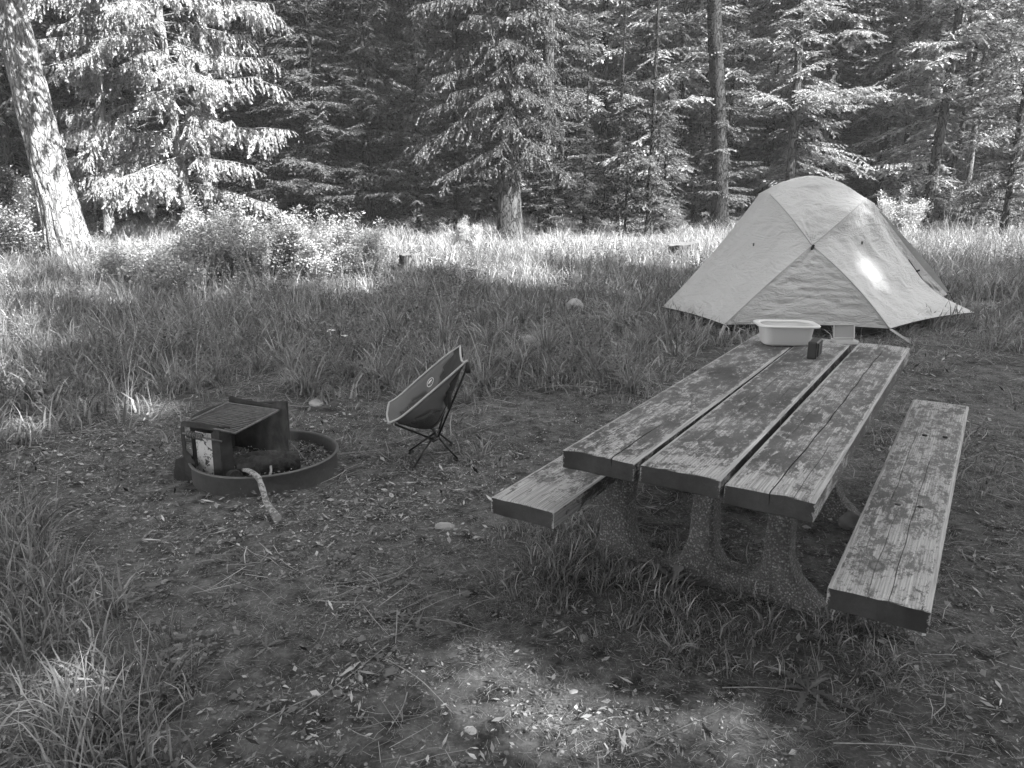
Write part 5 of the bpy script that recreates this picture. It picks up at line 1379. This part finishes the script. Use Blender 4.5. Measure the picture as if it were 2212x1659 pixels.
STK = [((775, 1405), (790, 1450), (760, 1420), 'short angled straw at bottom left of centre'), ((700, 1500), (520, 1590), None, 'long thin pale stalk lying in the lower left foreground'),
       ((840, 1395), (640, 1545), None, 'long dark twig crossing the soil at lower left'), ((795, 1335), (1010, 1325), (900, 1345), 'thin twig lying on the soil left of the table grass'),
       ((930, 1340), (1050, 1368), None, 'pale straw beside the table grass'), ((1000, 1320), (1100, 1290), None, 'long bent stalk reaching the table grass from the left'),
       ((870, 1240), (900, 1310), None, 'pair of crossed straws on the bare soil below the small pale stone'), ((830, 1425), (980, 1545), (900, 1470), 'dark curved twig in the lower middle'),
       ((880, 1500), (835, 1590), (870, 1540), 'kinked dead twig near the bottom middle'), ((1400, 1385), (1560, 1475), (1440, 1420), 'bright thin stalk arcing over the soil below the table grass'),
       ((1292, 1565), (1350, 1553), None, 'short flat pale splinter near the bottom edge'), ((1750, 1390), (1760, 1560), None, 'dark thin twig below the right bench'),
       ((1395, 1610), (1590, 1520), None, 'thin straight straw at bottom right of centre'), ((1800, 1610), (2120, 1640), None, 'long dry stalk along the bottom right edge'),
       ((1000, 1062), (1075, 1050), None, 'thin straw on the soil between the chair and the near bench'), ((640, 1090), (790, 1010), None, 'straw beside the near rim of the fire ring'),
       ((1560, 1490), (1740, 1500), None, 'pale bent straw below the grass under the table'), ((2110, 1040), (2200, 1020), None, 'thin twig right of the bench'),
       ((60, 1130), (390, 1060), None, 'long straw left of the fire ring'), ((0, 1190), (230, 1120), None, 'thin stalk at the left edge below the fire ring')]
for i, (p, q, mid, lab) in enumerate(STK):
    a = gp(*p); b = gp(*q); c = (a + b) / 2 if mid is None else gp(*mid); a[2] += .008; b[2] += .006; c = c + np.array([random.uniform(-.02, .02), random.uniform(-.02, .02), .014])
    C_ = through([a, c, b], 10); c0 = C_[0].copy(); o = MB().tube([p_ - c0 for p_ in C_], list(np.linspace(.0022, .0011, 10)), 5).build('fallen_twig', M['twig_pale'] if i % 3 else M['twig'], None); o.location = tuple(c0)
    tag(o, lab, 'twig')

# ------------------------------------------------------------------ ground cover (stuff)
TALL = [blades('tall_tuft', 15, .34, .6, .14, .012, 1.7, M['grass_mix'], s, 3, 2, .8) for s in range(4)]
STEM = [blades('stem_tuft', 7, .52, .35, .14, .0045, .5, M['grass_dry'], 10 + s, 3, 6) for s in range(3)]
SHORT = [blades('short_tuft', 24, .13, .6, .10, .0085, 2.0, M['grass_mix'], 20 + s, 3, 0, 1.0) for s in range(4)]
SEDGE = [blades('sedge_tuft', 75, .44, .3, .06, .009, 2.3, M['grass_mix'], 30 + s, 4) for s in range(3)]
DRY = [blades('dry_tuft', 26, .24, .6, .14, .0065, 2.1, M['grass_dry'], 40 + s, 3, 2, 1.0) for s in range(4)]
BROAD = [blades('broad_tuft', 18, .22, .55, .09, .0095, 1.9, M['grass_mix'], 50 + s, 4, 0, .5) for s in range(3)]
def thatch_mesh(name, n, R, L, wd, mat, seed):
    r = np.random.RandomState(seed); a = r.uniform(0, 2 * PI, n); P = np.column_stack([r.uniform(-R, R, n), r.uniform(-R, R, n), r.uniform(.002, .018, n)]); D = np.column_stack([np.cos(a), np.sin(a), r.normal(0, .07, n)])
    l = L * r.uniform(.3, 1.3, n); S = np.cross(D, [0, 0, 1.0]); w_ = (wd * r.uniform(.5, 1.3, n))[:, None]; mid = P + D * (l * .5)[:, None] + S * (l * r.normal(0, .08, n))[:, None]; e = P + D * l[:, None]
    P[:, 2] = np.maximum(P[:, 2], .002); e[:, 2] = np.maximum(e[:, 2], .003)
    V = np.stack([P - S * w_, P + S * w_, mid + S * w_, mid - S * w_, e + S * w_ * .5, e - S * w_ * .5], 1).reshape(-1, 3); b_ = np.arange(n)[:, None] * 6
    Fq = np.concatenate([b_ + [0, 1, 2, 3], b_ + [3, 2, 4, 5]]); return mesh(name, V, Fq, mat)
THATCH = [thatch_mesh('straw_bits', 36, .16, .14, .0014, M['grass_dry'], s) for s in range(3)]
STRAW2 = [thatch_mesh('straw_bits', 40, .16, .10, .0011, M['leaf_litter'], 40 + s) for s in range(3)]
NEEDLE = [thatch_mesh('needle_bits', 70, .15, .045, .0007, M['leaf_litter'], 5 + s) for s in range(3)]
M['chip'] = leafmat('bark_chips', .025, .62, .0, .9)
def chipm(name, n, R, size, mat, seed, wide=.35):
    r = np.random.RandomState(seed); P = np.column_stack([r.uniform(-R, R, n), r.uniform(-R, R, n), r.uniform(.003, .014, n)]); D = np.column_stack([r.normal(0, 1, n), r.normal(0, 1, n), r.normal(0, .22, n)])
    L = size * r.gamma(2.2, .45, n); V, Fk = kites(P, D, L, L * r.uniform(.06, wide, n), seed, roll=.35); return mesh(name, V, Fk, mat)
CHIP = [chipm('bark_bits', 90, .15, .013, M['chip'], s, .26) for s in range(4)]
FLEAF = [chipm('leaf_bits', 12, .15, .013, M['leaf_litter'], 9 + s, .30) for s in range(3)]
CLOV = [chipm('small_leaves', 80, .10, .013, M['weed'], 20 + s, .42) for s in range(3)]
def pebm(name, n, R, size, seed):
    r = np.random.RandomState(seed); mb = MB(); bm = bmesh.new(); bmesh.ops.create_icosphere(bm, subdivisions=1, radius=1); IV = np.array([v.co[:] for v in bm.verts]); IF = [tuple(v.index for v in f.verts) for f in bm.faces]; bm.free()
    for k in range(n):
        s = size * r.gamma(2, .4) + .0012; mb.add(IV * np.array([s * r.uniform(.8, 1.5), s, s * r.uniform(.4, .8)]) * (1 + r.normal(0, .1, (len(IV), 1))) + np.array([r.uniform(-R, R), r.uniform(-R, R), s * .25]), IF)
    me = bpy.data.meshes.new(name); me.from_pydata(np.concatenate(mb.V).tolist(), [], mb.F); me.materials.append(M['pebble']); me.polygons.foreach_set('use_smooth', [True] * len(me.polygons)); me.update(); return me
M['pebble'] = leafmat('pebbles', .08, .45, 0, .8)
PEB = [pebm('pebble_bits', 20, .16, .0034, s) for s in range(3)]

RINGC = np.array([RC[0], RC[1]])
def keepout(P):
    k = np.hypot(P[:, 0] - RINGC[0], P[:, 1] - RINGC[1]) > RR + .04
    for px_, py_, rr_ in ((1240, 690, .26), (1240, 720, .22), (1142, 748, .26), (1145, 765, .2), (682, 880, .2), (632, 830, .22), (885, 610, .25)):
        c_ = gp(px_, py_); k &= np.hypot(P[:, 0] - c_[0], P[:, 1] - c_[1]) > rr_
    q = P - np.array([2.048, 7.411]); a_ = q @ ta[:2]; b_ = q @ tb_[:2]
    k &= ~((a_ > -.1) & (a_ < 1.62) & (b_ > .12) & (b_ < 2.0))
    return k
def pts(dens, x0, x1, y0, y1, seed, fn):
    r = np.random.RandomState(seed); n = int(dens * (x1 - x0) * (y1 - y0)); P = np.column_stack([r.uniform(x0, x1, n), r.uniform(y0, y1, n)])
    P = P[np.abs(P[:, 0]) < .72 * P[:, 1] + 1.2]                       # a little more than the camera can see
    p = fn(P); P = P[(r.rand(len(P)) < p) & keepout(P)]
    return np.column_stack([P, ground_z(P)])
def mdw(P, seed=3, amp=.25): return soft(P, MEADOW, amp, 3.0, seed).astype(float)
def fade(P, poly_, sc, seed, lo=.35, hi=.65):
    return np.clip((fbm(P * sc, seed, 3) - lo) / (hi - lo), 0, 1)
leftness = lambda P: np.clip((.6 - P[:, 0]) / 3.0, 0, 1)
depth_in = lambda P: np.clip((P[:, 1] - 5.2) / 2.0, 0, 1)
rightpart = lambda P: (P[:, 0] > 2.6) & (P[:, 1] < 7.6)
def f_tall(P):
    d = mdw(P, 4) * (.08 + .75 * leftness(P)) * np.clip((P[:, 1] - 5.4) / 2.0, 0, 1) * fade(P, None, 1.1, 40, .38, .58)
    nearleft = inside(P, MEADOW) & (P[:, 0] < -2.6); d = np.maximum(d, nearleft * .6 * fade(P, None, 1.4, 60, .3, .6))
    d *= np.where((P[:, 0] > 1.2) & (P[:, 0] < 6.6) & (P[:, 1] < 11.0), .06, 1)
    return d
Pt = pts(30, -9, 9, 3.8, 9.8, 1, f_tall); scatter('tall_grass', Pt, TALL, .35, .85, .25, label='tall shaded meadow grass', seed=1)
Ps = pts(10, -9, 9, 4.5, 10.2, 2, lambda P: mdw(P, 5) * (.4 + .6 * leftness(P)) * fade(P, None, 1.3, 41) * np.where((P[:, 0] > 1.2) & (P[:, 0] < 6.6) & (P[:, 1] < 11), .05, 1)); scatter('grass_stems', Ps, STEM, .5, 1.1, .14, label='seeding grass stems in the meadow', seed=2)
Pm = pts(85, -9, 10, 3.6, 13.0, 3, lambda P: soft(P, MEADOW, .55, 2.2, 6) * (.3 + .7 * fade(P, None, 1.8, 42, .38, .6)) * np.where(rightpart(P), .35, 1)); scatter('meadow_grass', Pm, SHORT, .6, 1.7, .2, label='short matted meadow grass', seed=3)
Pd = pts(26, -12, 14, 9.6, 19.0, 4, lambda P: (P[:, 1] > 9.8 + .5 * np.sin(P[:, 0])) * (.5 + .5 * fade(P, None, 1.2, 43))); scatter('dry_grass', Pd, DRY, .6, 1.25, .2, label='pale dry grass in the sunlit strip before the wood', seed=4)
Pr = pts(34, 4.6, 13, 7.5, 15, 5, lambda P: (P[:, 0] > 4.9 + .15 * (P[:, 1] - 8)) * 1.0 * ((P[:, 1] > 9.3) | (P[:, 0] > 6))); scatter('tall_grass', Pr, TALL, .6, 1.1, .15, label='tall grass right of the tent', seed=5)
Pq = pts(8, 4.6, 13, 8.5, 15, 6, lambda P: np.ones(len(P)) * .8); scatter('grass_stems', Pq, STEM, .6, 1.2, .12, label='seeding grass stems right of the tent', seed=6)
# sedge tussocks between the chair and the meadow
sed = [(760, 800), (810, 815), (850, 790), (700, 790), (900, 800), (1010, 850), (1045, 830), (1035, 800), (1070, 790), (640, 780), (970, 790), (1120, 790), (880, 840), (1000, 800), (1320, 760), (1380, 745), (1230, 790), (1290, 800), (1180, 760), (560, 790)]
rq = np.random.RandomState(77); sed += [(rq.uniform(0, 1500), rq.uniform(660, 840)) for k in range(70)]; Psd = np.array([gp(px, py + 18) for px, py in sed]); scatter('sedge_tussocks', Psd, SEDGE, .45, 1.0, .10, label='arching sedge tussocks at the meadow edge', seed=7)
MW = []
for sd in range(3):
    r = np.random.RandomState(300 + sd); Pq_, Dq_ = [], []
    for k in range(7):
        b0 = np.array([r.normal(0, .07), r.normal(0, .07), 0]); tip = b0 + np.array([r.normal(0, .05), r.normal(0, .05), r.uniform(.18, .42)])
        for t in np.linspace(.15, 1, 13):
            for sg in (0, 1): Pq_.append(b0 * (1 - t) + tip * t); a_ = r.uniform(0, 6.3); Dq_.append([math.cos(a_), math.sin(a_), r.uniform(0, .9)])
    Pq_ = np.array(Pq_); Dq_ = np.array(Dq_); V, Fk = kites(Pq_, Dq_, r.uniform(.02, .05, len(Pq_)), r.uniform(.004, .009, len(Pq_)), sd); MW.append(mesh('meadow_weed', V, Fk, M['weed']))
Pmw = pts(9, -9, 9, 5.0, 12.5, 31, lambda P: mdw(P, 6) * fade(P, None, 1.6, 61) * np.where((P[:, 0] > 1.2) & (P[:, 0] < 6.6) & (P[:, 1] < 11), .05, 1)); scatter('meadow_weeds', Pmw, MW, .5, 1.2, .12, label='leafy weeds among the meadow grass', seed=31)
# foreground left and under the table
Pf = pts(150, -3.2, .5, 1.2, 4.4, 8, lambda P: soft(P, FRONT_LEFT, .15, 3, 7) * (.25 + .75 * fade(P, None, 3, 44))); scatter('foreground_grass', Pf, BROAD, .45, 1.0, .2, label='broad bladed grass in the left foreground', seed=8)
Pf2 = pts(160, -3.2, .5, 1.2, 4.4, 9, lambda P: soft(P, FRONT_LEFT, .3, 3, 8) * .35); scatter('foreground_grass', Pf2, SHORT, .4, .9, .2, label='short grass in the left foreground', seed=9)
Pu = pts(260, -.5, 2.6, 1.9, 4.2, 10, lambda P: soft(P, UNDER_TABLE, .12, 4, 9) * (.3 + .7 * fade(P, None, 4, 45))); scatter('table_grass', Pu, SHORT, .3, .7, .25, label='grass growing below the front of the table', seed=10)
Pu2 = pts(70, -.3, .9, 2.3, 3.4, 11, lambda P: inside(P, poly([(1050, 1220), (1130, 1150), (1340, 1150), (1400, 1200), (1330, 1290), (1080, 1300)])).astype(float)); scatter('table_grass', Pu2, BROAD, .25, .6, .25, label='taller grass by the left table support', seed=11)
Pw = pts(80, -2.5, 3.6, 1.5, 6.5, 12, lambda P: (.2 + .8 * inside(P, CLOVER)) * fade(P, None, 2.5, 46)); scatter('clover', Pw, CLOV, .5, 1.1, .1, label='low clover and weeds on the bare soil', zoff=.004, seed=12)
# litter on the bare soil
bare = lambda P: 1 - .75 * mdw(P, 6)
Pc = pts(110, -4, 5.5, 1.4, 7.5, 13, lambda P: bare(P) * (.25 + .75 * soft(P, CHIPS, .3, 2, 10)) * (.4 + .6 * fade(P, None, 2.2, 47))); scatter('bark_litter', Pc, CHIP, .6, 1.5, .05, label='bark chips strewn over the soil', seed=13)
Pn_ = pts(120, -4, 5.5, 1.4, 7.5, 14, lambda P: bare(P) * (.3 + .7 * fade(P, None, 1.5, 48))); scatter('needle_litter', Pn_, NEEDLE, .5, 1.0, .04, label='dead needles on the soil', seed=14)
Pl = pts(45, -4, 5.5, 1.4, 8, 15, lambda P: bare(P) * (.4 + .6 * fade(P, None, 1.5, 49)) + .15); scatter('leaf_litter', Pl, FLEAF, .5, 1.2, .06, label='dead leaves on the soil', seed=15)
Pp_ = pts(50, -3, 4.5, 1.4, 6, 16, lambda P: bare(P) * (.3 + .7 * fade(P, None, 1.1, 50))); scatter('pebbles', Pp_, PEB, .4, 1.0, .04, label='small pebbles on the soil', seed=16)
Ph = pts(60, 1.0, 6.5, 2.0, 8.5, 17, lambda P: (P[:, 0] > .9 + .35 * P[:, 1] - .6) * (.35 + .65 * fade(P, None, 1.6, 51))); scatter('straw_litter', Ph, STRAW2, .5, 1.3, .05, label='dry straw strewn right of the bench', seed=17)
Ph2 = pts(34, -9, 9, 1.4, 13, 18, lambda P: .025 + .9 * mdw(P, 6)); scatter('straw_litter', Ph2, THATCH, .7, 1.8, .06, label='dry straw on the ground and in the meadow', seed=18)
Pg = pts(26, 1.8, 6.5, 3.6, 8.5, 19, lambda P: (P[:, 0] > .9 + .35 * P[:, 1] - .4) * fade(P, None, 1.2, 52, .4, .6) * np.clip((P[:, 1] - 3.4) / 2, 0, 1)); Pgs = pts(26, -4, 3.2, 3.6, 6.6, 20, lambda P: fade(P, None, 1.6, 53, .42, .6) * np.clip((P[:, 1] - 4.0) / 1.6, 0, 1)); scatter('sparse_grass', Pgs, SHORT, .35, .9, .2, label='sparse tufts thinning out towards the fire ring', seed=20)
scatter('sparse_grass', Pg, SHORT, .5, 1.0, .2, label='sparse grass between the table and the tent', seed=19)
print('points', len(Pt), len(Pm), len(Pd), len(Pr), len(Pu), len(Pc))

# ------------------------------------------------------------------ the air of the wood: one even closed box of thin haze
hm = bpy.data.materials.new('thin_haze'); hm.use_nodes = True; t = hm.node_tree; t.nodes.clear(); q = NT(t)
ho = q.n('ShaderNodeOutputMaterial'); hv = q.n('ShaderNodeVolumePrincipled'); hv.inputs['Color'].default_value = (.95, .95, .95, 1); hv.inputs['Density'].default_value = .0019; hv.inputs['Anisotropy'].default_value = .0
q.l(hv.outputs[0], ho.inputs['Volume'])
mb = MB(); mb.box((0, 82, 15.9), (330, 300, 34.2)); tag(mb.build('haze', hm, None), kind='stuff')
